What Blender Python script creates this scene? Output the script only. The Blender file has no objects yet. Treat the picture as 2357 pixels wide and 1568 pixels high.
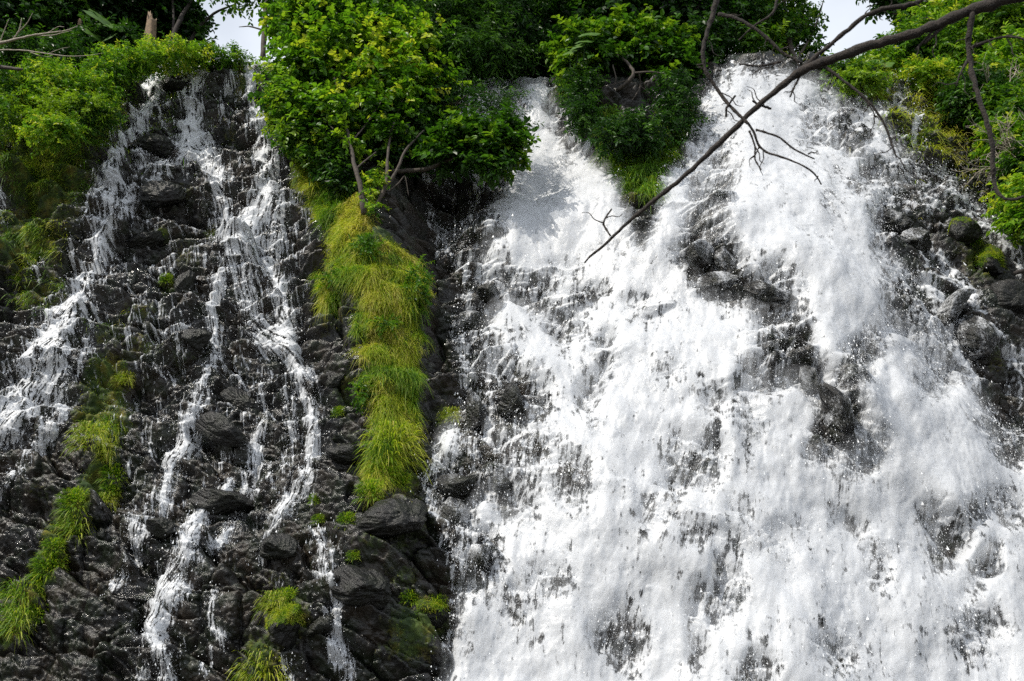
import bpy, math, random
import numpy as np
from mathutils import Vector

rng = np.random.default_rng(11)
random.seed(5)
S = bpy.context.scene

# ------------------------------------------------------------------ camera, sky, sun, exposure
W0, H0 = 2356.0, 1568.0            # pixel grid the layout was measured in
PITCH = math.radians(20.0)
TX = 18.0 / 35.0
TY = TX * 681.0 / 1024.0
CAM = np.array([0.0, 0.0, 1.7])
FWD = np.array([0.0, math.cos(PITCH), math.sin(PITCH)])
UPV = np.array([0.0, -math.sin(PITCH), math.cos(PITCH)])

cam_data = bpy.data.cameras.new("camera")
cam = bpy.data.objects.new("camera", cam_data)
S.collection.objects.link(cam)
cam.location = CAM
cam.rotation_euler = (math.radians(90.0) + PITCH, 0.0, 0.0)
cam_data.lens = 35.0
cam_data.sensor_width = 36.0
cam_data.clip_start = 0.1
cam_data.clip_end = 6000.0
cam_data.dof.use_dof = True
cam_data.dof.focus_distance = 27.0
cam_data.dof.aperture_fstop = 6.3
S.camera = cam

SUN = np.array([-0.58, -0.36, 0.78])
SUN = SUN / np.linalg.norm(SUN)
SUN_EL = math.asin(SUN[2])
SUN_ROT = math.atan2(SUN[0], SUN[1])
world = bpy.data.worlds.new("World")
S.world = world
world.use_nodes = True
wn, wl = world.node_tree.nodes, world.node_tree.links
for n_ in list(wn):
    wn.remove(n_)
w_out = wn.new("ShaderNodeOutputWorld")
w_bg = wn.new("ShaderNodeBackground")
w_sky = wn.new("ShaderNodeTexSky")
w_sky.sky_type = "NISHITA"
w_sky.sun_disc = False
w_sky.sun_elevation = SUN_EL
w_sky.sun_rotation = SUN_ROT
w_tc = wn.new("ShaderNodeTexCoord")
w_no = wn.new("ShaderNodeTexNoise")
w_no.inputs["Scale"].default_value = 2.6
w_no.inputs["Detail"].default_value = 6.0
w_rm = wn.new("ShaderNodeMapRange")
w_rm.inputs[1].default_value = 0.38
w_rm.inputs[2].default_value = 0.66
w_rm.inputs[3].default_value = 0.55
w_rm.inputs[4].default_value = 0.97
w_mx = wn.new("ShaderNodeMix")
w_mx.data_type = "RGBA"
w_mx.inputs[7].default_value = (12.6, 13.3, 14.3, 1.0)      # thin white cloud
wl.new(w_tc.outputs["Generated"], w_no.inputs["Vector"])
wl.new(w_no.outputs["Fac"], w_rm.inputs[0])
wl.new(w_rm.outputs[0], w_mx.inputs[0])
wl.new(w_sky.outputs[0], w_mx.inputs[6])
wl.new(w_mx.outputs[2], w_bg.inputs["Color"])
w_bg.inputs["Strength"].default_value = 0.09
wl.new(w_bg.outputs[0], w_out.inputs["Surface"])

sun_data = bpy.data.lights.new("sun", "SUN")
sun_data.energy = 4.5
sun_data.angle = math.radians(0.5)
sun_data.color = (1.0, 0.94, 0.84)
sun = bpy.data.objects.new("sun", sun_data)
S.collection.objects.link(sun)
sun.location = (-20, -10, 40)
sun.rotation_euler = Vector(SUN).to_track_quat("Z", "Y").to_euler()

S.view_settings.view_transform = "Standard"
S.view_settings.look = "None"
S.view_settings.gamma = 1.0
S.view_settings.exposure = 0.08
S.cycles.use_denoising = False
S.cycles.max_bounces = 6
S.cycles.diffuse_bounces = 3
S.cycles.glossy_bounces = 2
S.cycles.transmission_bounces = 3
S.cycles.transparent_max_bounces = 12
S.cycles.caustics_reflective = False
S.cycles.caustics_refractive = False

# ------------------------------------------------------------------ maths helpers
def ray(px, py):
    px = np.asarray(px, float); py = np.asarray(py, float)
    nx = (px / W0 * 2 - 1) * TX
    ny = (1 - py / H0 * 2) * TY
    d = FWD + np.stack([nx, ny * UPV[1], ny * UPV[2]], -1)
    return d

def at_depth(px, py, Y):
    d = ray(px, py)
    return CAM + d * (Y / d[..., 1:2] if d.ndim > 1 else Y / d[1])

def project(P):
    r = P - CAM
    zc = r @ FWD
    return (r[..., 0] / zc / TX + 1) * 0.5 * W0, (1 - (r @ UPV) / zc / TY) * 0.5 * H0, zc

def sstep(a, b, x):
    t = np.clip((x - a) / (b - a), 0, 1)
    return t * t * (3 - 2 * t)

def ihash(ix, iy, seed):
    h = (ix.astype(np.int64) * 374761393 + iy.astype(np.int64) * 668265263 + seed * 1442695041) & 0xFFFFFFFF
    h = ((h ^ (h >> 13)) * 1274126177) & 0xFFFFFFFF
    h = ((h ^ (h >> 16)) * 2246822519) & 0xFFFFFFFF
    return ((h ^ (h >> 15)) & 0xFFFFFF).astype(np.float32) / 16777216.0

def vnoise(x, y, seed=0):
    ix = np.floor(x); iy = np.floor(y)
    fx = (x - ix).astype(np.float32); fy = (y - iy).astype(np.float32)
    fx = fx * fx * fx * (fx * (fx * 6 - 15) + 10); fy = fy * fy * fy * (fy * (fy * 6 - 15) + 10)
    a = ihash(ix, iy, seed); b = ihash(ix + 1, iy, seed); c = ihash(ix, iy + 1, seed); d = ihash(ix + 1, iy + 1, seed)
    return (a + (b - a) * fx) * (1 - fy) + (c + (d - c) * fx) * fy - 0.5

def fbm(x, y, seed=0, octs=4, gain=0.5):
    r = 0; a = 1.0
    for o in range(octs):
        ca, sa = math.cos(0.6 + o), math.sin(0.6 + o)
        r = r + a * vnoise((x * ca - y * sa) * 2 ** o, (x * sa + y * ca) * 2 ** o, seed + o * 17)
        a *= gain
    return r

def voronoi(x, y, seed):
    ix = np.floor(x); iy = np.floor(y)
    f1 = np.full(x.shape, 9.0, np.float32); f2 = f1.copy()
    rid = np.zeros(x.shape, np.float32); r2 = rid.copy(); lx = rid.copy(); ly = rid.copy()
    for dj in (-1, 0, 1):
        for di in (-1, 0, 1):
            cx = ix + di; cy = iy + dj
            h1 = ihash(cx, cy, seed); h2 = ihash(cx, cy, seed + 5)
            ddx = (x - (cx + 0.12 + 0.76 * h1)).astype(np.float32); ddy = (y - (cy + 0.12 + 0.76 * h2)).astype(np.float32)
            d = (np.abs(ddx) ** 2.6 + np.abs(ddy) ** 2.6) ** (1 / 2.6)
            m = d < f1
            f2 = np.where(m, f1, np.minimum(f2, d))
            rid = np.where(m, ihash(cx, cy, seed + 9), rid)
            r2 = np.where(m, ihash(cx, cy, seed + 13), r2)
            lx = np.where(m, ddx, lx); ly = np.where(m, ddy, ly)
            f1 = np.where(m, d, f1)
    return f1, f2, rid, r2, lx, ly

def boxblur(a, r):
    for ax in (0, 1):
        p = np.pad(a, [(r + 1, r) if k == ax else (0, 0) for k in (0, 1)], mode="edge")
        c = np.cumsum(p, axis=ax, dtype=np.float64)
        n = a.shape[ax]
        hi = np.take(c, np.arange(2 * r + 1, 2 * r + 1 + n), axis=ax)
        lo = np.take(c, np.arange(0, n), axis=ax)
        a = ((hi - lo) / (2 * r + 1)).astype(np.float32)
    return a

def gblur(a, r):
    return boxblur(boxblur(a, r), r)

# ------------------------------------------------------------------ object helpers
def mesh_obj(name, verts, faces, mat, parent=None, smooth=False, attrs=None, mats=None, mat_idx=None):
    """faces: one (M,k) int array or a list of such arrays"""
    me = bpy.data.meshes.new(name)
    verts = np.ascontiguousarray(verts, np.float32)
    fl = faces if isinstance(faces, list) else [faces]
    fl = [np.ascontiguousarray(f, np.int32) for f in fl if len(f)]
    me.vertices.add(len(verts))
    me.vertices.foreach_set("co", verts.ravel())
    nl = sum(f.size for f in fl); nf = sum(len(f) for f in fl)
    me.loops.add(nl); me.polygons.add(nf)
    me.loops.foreach_set("vertex_index", np.concatenate([f.ravel() for f in fl]))
    starts = []; o = 0
    for f in fl:
        starts.append(o + np.arange(len(f)) * f.shape[1]); o += f.size
    me.polygons.foreach_set("loop_start", np.concatenate(starts).astype(np.int32))
    if attrs:
        for k, v in attrs.items():
            at = me.attributes.new(k, "FLOAT", "POINT")
            at.data.foreach_set("value", np.ascontiguousarray(v, np.float32))
    for m in (mats or [mat]):
        me.materials.append(m)
    if mat_idx is not None:
        me.polygons.foreach_set("material_index", np.ascontiguousarray(mat_idx, np.int32))
    me.polygons.foreach_set("use_smooth", np.full(nf, bool(smooth)))
    me.update(calc_edges=True)
    ob = bpy.data.objects.new(name, me)
    S.collection.objects.link(ob)
    if parent is not None:
        ob.parent = parent
    return ob

def tag(o, label=None, cat=None, group=None, kind=None):
    if label: o["label"] = label
    if cat: o["category"] = cat
    if group: o["group"] = group
    if kind: o["kind"] = kind
    return o

def empty(name, loc, label, cat, group=None):
    o = bpy.data.objects.new(name, None)
    o.empty_display_size = 0.2
    S.collection.objects.link(o)
    o.location = [float(v) for v in loc]
    return tag(o, label, cat, group)

# ------------------------------------------------------------------ materials
class NT:
    def __init__(s, name):
        s.m = bpy.data.materials.new(name); s.m.use_nodes = True
        s.t = s.m.node_tree; s.n = s.t.nodes; s.l = s.t.links
        for n in list(s.n): s.n.remove(n)
        s.out = s.n.new("ShaderNodeOutputMaterial")
    def node(s, ty, **kw):
        n = s.n.new(ty)
        for k, v in kw.items():
            if k.startswith("i_"):
                key = k[2:].replace("_", " ")
                n.inputs[key].default_value = v
            else: setattr(n, k, v)
        return n
    def link(s, a, b): s.l.new(a, b)
    def attr(s, name): return s.node("ShaderNodeAttribute", attribute_name=name).outputs["Fac"]
    def noise(s, scale, detail=3.0, rough=0.55, vec=None):
        n = s.node("ShaderNodeTexNoise", i_Scale=scale, i_Detail=detail, i_Roughness=rough)
        if vec is None:
            vec = s.node("ShaderNodeTexCoord").outputs["Object"]
        s.link(vec, n.inputs["Vector"])
        return n.outputs["Fac"]
    def ramp(s, fac, stops):
        r = s.node("ShaderNodeValToRGB")
        el = r.color_ramp.elements
        while len(el) > 1: el.remove(el[0])
        el[0].position = stops[0][0]; el[0].color = (*stops[0][1], 1)
        for p, c in stops[1:]:
            e = el.new(p); e.color = (*c, 1)
        s.link(fac, r.inputs["Fac"])
        return r.outputs["Color"]
    def mix(s, fac, a, b):
        n = s.node("ShaderNodeMix", data_type="RGBA")
        for v, i in ((fac, 0), (a, 6), (b, 7)):
            if isinstance(v, (int, float)): n.inputs[i].default_value = v
            elif isinstance(v, tuple): n.inputs[i].default_value = (*v, 1)
            else: s.link(v, n.inputs[i])
        return n.outputs[2]
    def math(s, op, a, b=0.0, clamp=False):
        n = s.node("ShaderNodeMath", operation=op, use_clamp=clamp)
        for v, i in ((a, 0), (b, 1)):
            if isinstance(v, (int, float)): n.inputs[i].default_value = v
            else: s.link(v, n.inputs[i])
        return n.outputs[0]
    def maprange(s, v, a, b, c=0.0, d=1.0):
        n = s.node("ShaderNodeMapRange")
        s.link(v, n.inputs[0])
        for i, k in ((1, a), (2, b), (3, c), (4, d)): n.inputs[i].default_value = k
        return n.outputs[0]
    def bump(s, h, strength=0.5, dist=0.02):
        n = s.node("ShaderNodeBump", i_Strength=strength, i_Distance=dist)
        s.link(h, n.inputs["Height"])
        return n.outputs[0]
    def principled(s, col, rough=0.6, normal=None, spec=0.5):
        n = s.node("ShaderNodeBsdfPrincipled")
        for k, v in (("Base Color", col), ("Roughness", rough)):
            if isinstance(v, (int, float)): n.inputs[k].default_value = v
            elif isinstance(v, tuple): n.inputs[k].default_value = (*v, 1)
            else: s.link(v, n.inputs[k])
        n.inputs["Specular IOR Level"].default_value = spec
        if normal is not None: s.link(normal, n.inputs["Normal"])
        return n.outputs[0]

def mat_rock():
    m = NT("wet_rock")
    n1 = m.noise(1.1, 5.0); n2 = m.noise(9.0, 5.0, 0.65); n3 = m.noise(45.0, 3.0, 0.6)
    base = m.ramp(n2, [(0.3, (0.0035, 0.0035, 0.0035)), (0.5, (0.0085, 0.0083, 0.008)), (0.72, (0.030, 0.027, 0.023))])
    brown = m.mix(m.maprange(n1, 0.44, 0.62, 0.0, 0.85), base, (0.022, 0.015, 0.008))
    n4 = m.noise(2.3, 4.0)
    alg = m.mix(m.maprange(n4, 0.47, 0.64, 0.0, 0.75), brown, (0.009, 0.016, 0.005))
    # moss and mud cover, stored per point
    mo = m.attr("moss")
    mf = m.maprange(m.math("ADD", mo, m.math("MULTIPLY", m.math("SUBTRACT", n2, 0.5), 0.9)), 0.38, 0.62)
    mcol = m.ramp(m.noise(2.6, 4.0), [(0.36, (0.020, 0.045, 0.007)), (0.5, (0.060, 0.095, 0.009)), (0.66, (0.150, 0.130, 0.012))])
    mcol = m.mix(m.maprange(n3, 0.35, 0.7, 0.0, 0.5), mcol, (0.012, 0.018, 0.003))
    col = m.mix(mf, alg, mcol)
    ro = m.maprange(mf, 0.0, 1.0, 0.29, 0.9)
    ro2 = m.math("ADD", ro, m.math("MULTIPLY", m.math("SUBTRACT", n1, 0.5), 0.8), clamp=True)
    h = m.math("ADD", m.math("MULTIPLY", n2, 1.0), m.math("MULTIPLY", n3, 0.25))
    m.link(m.principled(col, ro2, m.bump(h, 0.85, 0.05), 0.5), m.out.inputs[0])
    return m.m

def mat_boulder():
    m = NT("boulder_rock")
    n1 = m.noise(1.7, 5.0); n2 = m.noise(11.0, 5.0, 0.65); n3 = m.noise(50.0, 3.0, 0.6)
    base = m.ramp(n2, [(0.3, (0.0035, 0.0035, 0.0035)), (0.5, (0.0085, 0.0083, 0.008)), (0.72, (0.026, 0.024, 0.021))])
    col = m.mix(m.maprange(n1, 0.45, 0.65, 0.0, 0.75), base, (0.011, 0.014, 0.006))
    mo = m.attr("moss")
    mf = m.maprange(m.math("ADD", mo, m.math("MULTIPLY", m.math("SUBTRACT", n2, 0.5), 0.9)), 0.38, 0.62)
    mcol = m.ramp(n1, [(0.36, (0.020, 0.036, 0.006)), (0.55, (0.055, 0.080, 0.008)), (0.7, (0.11, 0.10, 0.01))])
    mcol = m.mix(m.maprange(n3, 0.35, 0.7, 0.0, 0.5), mcol, (0.012, 0.018, 0.003))
    col = m.mix(mf, col, mcol)
    ro = m.maprange(mf, 0.0, 1.0, 0.34, 0.9)
    h = m.math("ADD", m.math("MULTIPLY", n2, 1.0), m.math("MULTIPLY", n3, 0.45))
    m.link(m.principled(col, ro, m.bump(h, 0.9, 0.04), 0.38), m.out.inputs[0])
    return m.m

def mat_foam():
    m = NT("white_water")
    tc = m.node("ShaderNodeTexCoord").outputs["Object"]
    mp = m.node("ShaderNodeMapping"); mp.inputs["Scale"].default_value = (1.0, 0.55, 0.55); m.link(tc, mp.inputs[0])
    nf = m.noise(62.0, 2.0, 0.7, mp.outputs[0])
    nb = m.noise(14.0, 4.0, 0.65)
    fo = m.attr("foam")
    al = m.maprange(m.math("ADD", fo, m.math("MULTIPLY", m.math("SUBTRACT", nf, 0.5), 1.15)), 0.12, 0.74)
    nrm = m.bump(m.math("ADD", nb, m.math("MULTIPLY", nf, 0.6)), 0.35, 0.03)
    d = m.node("ShaderNodeBsdfDiffuse"); d.inputs["Color"].default_value = (0.82, 0.84, 0.87, 1)
    m.link(nrm, d.inputs["Normal"])
    tl = m.node("ShaderNodeBsdfTranslucent"); tl.inputs["Color"].default_value = (0.86, 0.89, 0.92, 1)
    mx = m.node("ShaderNodeMixShader"); mx.inputs[0].default_value = 0.35
    m.link(d.outputs[0], mx.inputs[1]); m.link(tl.outputs[0], mx.inputs[2])
    gl = m.node("ShaderNodeBsdfGlossy", i_Roughness=0.25); m.link(nrm, gl.inputs["Normal"])
    mg = m.node("ShaderNodeMixShader"); mg.inputs[0].default_value = 0.04
    m.link(mx.outputs[0], mg.inputs[1]); m.link(gl.outputs[0], mg.inputs[2])
    tr = m.node("ShaderNodeBsdfTransparent")
    ma = m.node("ShaderNodeMixShader")
    m.link(al, ma.inputs[0]); m.link(tr.outputs[0], ma.inputs[1]); m.link(mg.outputs[0], ma.inputs[2])
    m.link(ma.outputs[0], m.out.inputs[0])
    return m.m

def mat_veil():
    m = NT("spray_veil")
    tc = m.node("ShaderNodeTexCoord").outputs["Object"]
    mp = m.node("ShaderNodeMapping"); mp.inputs["Scale"].default_value = (1.0, 0.6, 0.6); m.link(tc, mp.inputs[0])
    nf = m.noise(70.0, 2.0, 0.75, mp.outputs[0])
    fo = m.attr("foam")
    al = m.math("MULTIPLY", fo, m.maprange(nf, 0.36, 0.66, 0.45, 1.35), clamp=True)
    d = m.node("ShaderNodeBsdfDiffuse"); d.inputs["Color"].default_value = (0.82, 0.84, 0.87, 1)
    tl = m.node("ShaderNodeBsdfTranslucent"); tl.inputs["Color"].default_value = (0.82, 0.84, 0.87, 1)
    mx = m.node("ShaderNodeMixShader"); mx.inputs[0].default_value = 0.4
    m.link(d.outputs[0], mx.inputs[1]); m.link(tl.outputs[0], mx.inputs[2])
    tr = m.node("ShaderNodeBsdfTransparent")
    ma = m.node("ShaderNodeMixShader")
    m.link(al, ma.inputs[0]); m.link(tr.outputs[0], ma.inputs[1]); m.link(mx.outputs[0], ma.inputs[2])
    m.link(ma.outputs[0], m.out.inputs[0])
    return m.m

def mat_simple(name, col, rough=0.6, noise=0.0, scale=12.0):
    m = NT(name)
    c = col
    if noise:
        n = m.noise(scale, 4.0)
        lo = tuple(v * (1 - noise) for v in col); hi = tuple(min(1, v * (1 + noise)) for v in col)
        c = m.ramp(n, [(0.3, lo), (0.7, hi)])
        m.link(m.principled(c, rough, m.bump(m.noise(scale * 2.5, 4.0), 0.7, 0.02)), m.out.inputs[0])
    else:
        m.link(m.principled(c, rough), m.out.inputs[0])
    return m.m

def mat_leaf(name, stops, transl=0.35, rough=0.42):
    """leaf colour from the per-leaf value 'tint'"""
    m = NT(name)
    col = m.ramp(m.attr("tint"), stops)
    p = m.principled(col, rough, None, 0.35)
    tl = m.node("ShaderNodeBsdfTranslucent")
    br = m.node("ShaderNodeMix", data_type="RGBA", blend_type="MULTIPLY"); br.inputs[0].default_value = 1.0
    m.link(col, br.inputs[6]); br.inputs[7].default_value = (1.5, 1.6, 0.7, 1)
    m.link(br.outputs[2], tl.inputs["Color"])
    mx = m.node("ShaderNodeMixShader"); mx.inputs[0].default_value = transl
    m.link(p, mx.inputs[1]); m.link(tl.outputs[0], mx.inputs[2])
    m.link(mx.outputs[0], m.out.inputs[0])
    return m.m

M_ROCK = mat_rock(); M_BOULDER = mat_boulder(); M_FOAM = mat_foam(); M_VEIL = mat_veil()
M_DROP = mat_simple("water_drop", (0.88, 0.9, 0.92), 0.35)
# ------------------------------------------------------------------ the cliff: a profile swept across, then displaced
FACE = math.radians(69.2)
Y0 = 20.0
def plane_hit(px, py):
    """where a sight line meets the undisplaced rock face -> x, t (metres up along the face)"""
    d = ray(px, py)
    k = 1 / math.tan(FACE)
    s = (Y0 + k * CAM[2]) / (d[..., 1] - k * d[..., 2])
    P = CAM + d * s[..., None]
    return P[..., 0], P[..., 2] / math.sin(FACE)

NS = 1560
core = np.linspace(-1.26, 1.26, NS)
side = 1.26 + 0.02 * (np.power(1.25, np.arange(1, 22)) - 1) / 0.25
side = side[side < 3.4]
sv = np.concatenate([-side[::-1], core, side])
tv = np.concatenate([np.arange(-3, 1.2, 0.15), np.arange(1.2, 24.4, 0.026)])
far_t = 24.4 + np.cumsum(0.03 * np.power(1.12, np.arange(1, 60)))
tv = np.concatenate([tv, far_t[far_t < 70]])
NR, NC = len(tv), len(sv)
Tg = np.repeat(tv[:, None], NC, 1)
Xg = sv[None, :] * (11.0 + 0.285 * np.clip(Tg, -3, 40))

edge_px = np.array([0, 16]) + np.array([[-300, 175], [0, 175], [150, 170], [290, 165], [330, 152], [620, 150], [700, 165], [1000, 180], [1060, 184], [1290, 190],
                    [1330, 205], [1560, 205], [1640, 176], [1740, 165], [1840, 176], [1960, 196], [2100, 222], [2250, 262], [2356, 300], [2700, 360]], float)
ex, et = plane_hit(edge_px[:, 0], edge_px[:, 1])
bx, bt = plane_hit(np.array([0., 250., 400., 1600., 1850., 2050., 2356.]), np.full(7, 200.))
te = np.interp(Xg, ex, et)
bank = np.radians(np.interp(Xg, bx, [34, 24, 6, 6, 14, 36, 40]))
w1 = sstep(-0.25, 0.9, Tg - te)
w2 = sstep(2.5, 6.0, Tg - te)
phi = FACE * (1 - w1) + bank * w1
phi = phi * (1 - w2) + np.minimum(phi, math.radians(4.0)) * w2
dt = np.diff(tv, prepend=tv[0])[:, None]
Yg = Y0 + tv[0] * math.cos(FACE) + np.cumsum(np.cos(phi) * dt, 0)
Zg = tv[0] * math.sin(FACE) + np.cumsum(np.sin(phi) * dt, 0)
NY, NZ = -np.sin(phi), np.cos(phi)
face_w = (1 - sstep(0.3, 1.6, Tg - te)).astype(np.float32)      # 1 on the rock face, 0 on the bank above it

# large relief: buttresses, chutes, the fanned mound under the big fall
macro = np.zeros_like(Xg)
for px, py, rx, ry, amp, rot in [
        (1800, 640, 330, 420, 1.7, 0), (1450, 1050, 420, 420, 0.9, 0), (1430, 330, 90, 110, 0.45, 0), (1238, 320, 80, 150, -0.6, 0),
        (1020, 480, 70, 130, -1.3, 0), (860, 720, 120, 420, 0.75, 0), (450, 330, 140, 160, -0.5, 0), (1300, 500, 150, 80, 0.2, 0),
        (130, 330, 150, 130, 0.5, 0), (640, 1400, 340, 200, 0.5, 0), (880, 1300, 130, 160, 0.45, 0), (2260, 620, 120, 130, 0.4, 0),
        (1650, 620, 55, 45, 0.45, 0), (1930, 1000, 45, 100, 0.45, -0.4), (2180, 1230, 50, 90, 0.35, -0.5), (1180, 960, 60, 60, 0.3, 0), (1730, 720, 120, 50, 0.3, 0), (2290, 760, 90, 70, 0.4, 0)]:
    cx, ct = plane_hit(np.array([px, px + rx, px]), np.array([py, py, py - ry]))
    u = (Xg - cx[0]); v = (Tg - ct[0])
    c, s_ = math.cos(rot), math.sin(rot)
    u, v = u * c - v * s_, u * s_ + v * c
    macro += amp * np.exp(-(u / (cx[1] - cx[0])) ** 2 - (v / (ct[2] - ct[0])) ** 2)
macro += 0.5 * fbm(Xg / 5.0, Tg / 5.0, 3, 2)
macro *= face_w * 0.999 + 0.001

# layered, broken rock
def rock_field(x, t, seed, sx, sy, tilt, rnd, layer):
    wx = x + 0.30 * fbm(x / 0.9, t / 0.9, seed + 40, 3)
    wt = t + 0.22 * fbm(x / 0.8, t / 0.8, seed + 50, 3)
    out = np.zeros_like(x, dtype=np.float32)
    for k, (cx, cy, amp) in enumerate([(2.3, 1.25, 0.66), (1.02, 0.60, 0.34), (0.42, 0.27, 0.085)]):
        cx *= sx; cy *= sy
        f1, f2, r, r2, lx, ly = voronoi(wx / cx, wt / cy, seed + 100 * k)
        e = f2 - f1
        out += amp * ((r - 0.5) + tilt * ly * (0.4 + 1.2 * r2) + (r2 - 0.5) * 1.1 * lx - rnd * f1 * f1 * 0.55)
        out -= amp * (0.12 + 0.45 * r) * np.exp(-e / 0.07)
    # bedding: each layer leans out and ends in a ledge
    for per, amp, w in ((1.25, 0.42, 2.6), (0.52, 0.13, 1.3)):
        q = wt / (per * sy) + 1.5 * vnoise(x / (w * sx), t / 5.0, seed + 7) + 0.25 * vnoise(x / 0.5, t / 0.5, seed + 8)
        fr = q - np.floor(q)
        h = ihash(np.floor(q), np.floor(x / (w * 1.7) + 0.6 * vnoise(x, t, seed)), seed + 3)
        out += layer * amp * (0.35 + 0.9 * h) * (np.minimum(fr / 0.86, (1 - fr) / 0.14) - 0.5)
    return out
rockA = rock_field(Xg, Tg, 21, 1.0, 1.0, 0.62, 0.22, 1.15)
ca, sa = math.cos(math.radians(24)), math.sin(math.radians(24))
rockB = rock_field(Xg * ca - Tg * sa, Xg * sa + Tg * ca, 77, 1.15, 0.9, 0.7, 0.25, 0.28)
mPX, mPY, mZ = project(np.stack([Xg, Yg + NY * macro, Zg + NZ * macro], -1))
wB = sstep(780, 1100, mPY + 120 * fbm(Xg / 2, Tg / 2, 9, 2))
wB = np.maximum(wB, sstep(1850, 2000, mPX) * sstep(300, 500, mPY))
rock = rockA * (1 - wB) + rockB * 0.85 * wB
rock += 0.07 * fbm(Xg / 0.42, Tg / 0.30, 5, 4, 0.5) - 0.05 * np.exp(-np.abs(fbm(Xg / 0.5, Tg / 0.35, 6, 3)) / 0.05)
rock += wB * (0.045 * fbm(Xg / 0.13, Tg / 0.10, 15, 2) - 0.07 * np.exp(-np.abs(fbm((Xg * ca - Tg * sa) / 0.9, (Xg * sa + Tg * ca) / 0.45, 16, 3)) / 0.035))
rock = rock * (0.10 + 0.90 * face_w) + (1 - face_w) * 0.22 * fbm(Xg / 1.3, Tg / 1.3, 31, 3)
rock = np.where(Tg < 0.3, rock * sstep(-1, 0.3, Tg), rock).astype(np.float32)
rs = gblur(rock, 7)
hs = macro + rs
PX, PY, PZc = project(np.stack([Xg, Yg + NY * hs, Zg + NZ * hs], -1))
PX = PX.astype(np.float32); PY = PY.astype(np.float32)

SPINE = [(725,360,80),(755,450,100),(800,530,115),(850,600,140),(905,680,145),(898,760,140),(905,830,135),(900,900,120),(908,970,84),(900,1030,60),(880,1090,70)]
# ------------------------------------------------------------------ where the water runs (layout read off the photograph)
jx = PX + 26 * fbm(Xg / 0.55, Tg / 0.55, 61, 3)
jy = PY + 20 * fbm(Xg / 0.55, Tg / 0.55, 62, 3)

def stroke(buf, pts, val=1.0, lean=None, x=None, y=None, soft=0.45, wide_k=0.62):
    x = jx if x is None else x; y = jy if y is None else y
    for (x0, y0, a), (x1, y1, b) in zip(pts[:-1], pts[1:]):
        r = max(a, b)
        bb = (x > min(x0, x1) - r) & (x < max(x0, x1) + r) & (y > min(y0, y1) - r) & (y < max(y0, y1) + r)
        idx = np.nonzero(bb.ravel())[0]
        if not len(idx): continue
        qx = x.ravel()[idx]; qy = y.ravel()[idx]
        L2 = (x1 - x0) ** 2 + (y1 - y0) ** 2 + 1e-6
        u = np.clip(((qx - x0) * (x1 - x0) + (qy - y0) * (y1 - y0)) / L2, 0, 1)
        d = np.hypot(qx - x0 - u * (x1 - x0), qy - y0 - u * (y1 - y0))
        w = (a + (b - a) * u) * wide_k
        v = val * (1 - sstep(soft, 1.0, d / w))
        f = buf.ravel()
        up = v > f[idx]
        f[idx[up]] = v[up]
        if lean is not None:
            g = lean.ravel(); k = v > 0.05
            g[idx[k]] = np.clip((x1 - x0) / max(abs(y1 - y0), 12), -1.6, 1.6)

def poly_sd(poly, x, y):
    """signed distance, + inside"""
    P = np.array(poly, float); x = x.ravel(); y = y.ravel()
    d = np.full(x.shape, 1e9, np.float32); ins = np.zeros(x.shape, bool)
    for (x0, y0), (x1, y1) in zip(P, np.roll(P, -1, 0)):
        ex_, ey_ = x1 - x0, y1 - y0
        u = np.clip(((x - x0) * ex_ + (y - y0) * ey_) / (ex_ * ex_ + ey_ * ey_ + 1e-9), 0, 1)
        d = np.minimum(d, np.hypot(x - x0 - u * ex_, y - y0 - u * ey_))
        c = (y0 > y) != (y1 > y)
        xi = x0 + (y - y0) / (ey_ if abs(ey_) > 1e-9 else 1e-9) * ex_
        ins ^= c & (x < xi)
    return np.where(ins, d, -d).reshape(Xg.shape)

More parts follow.
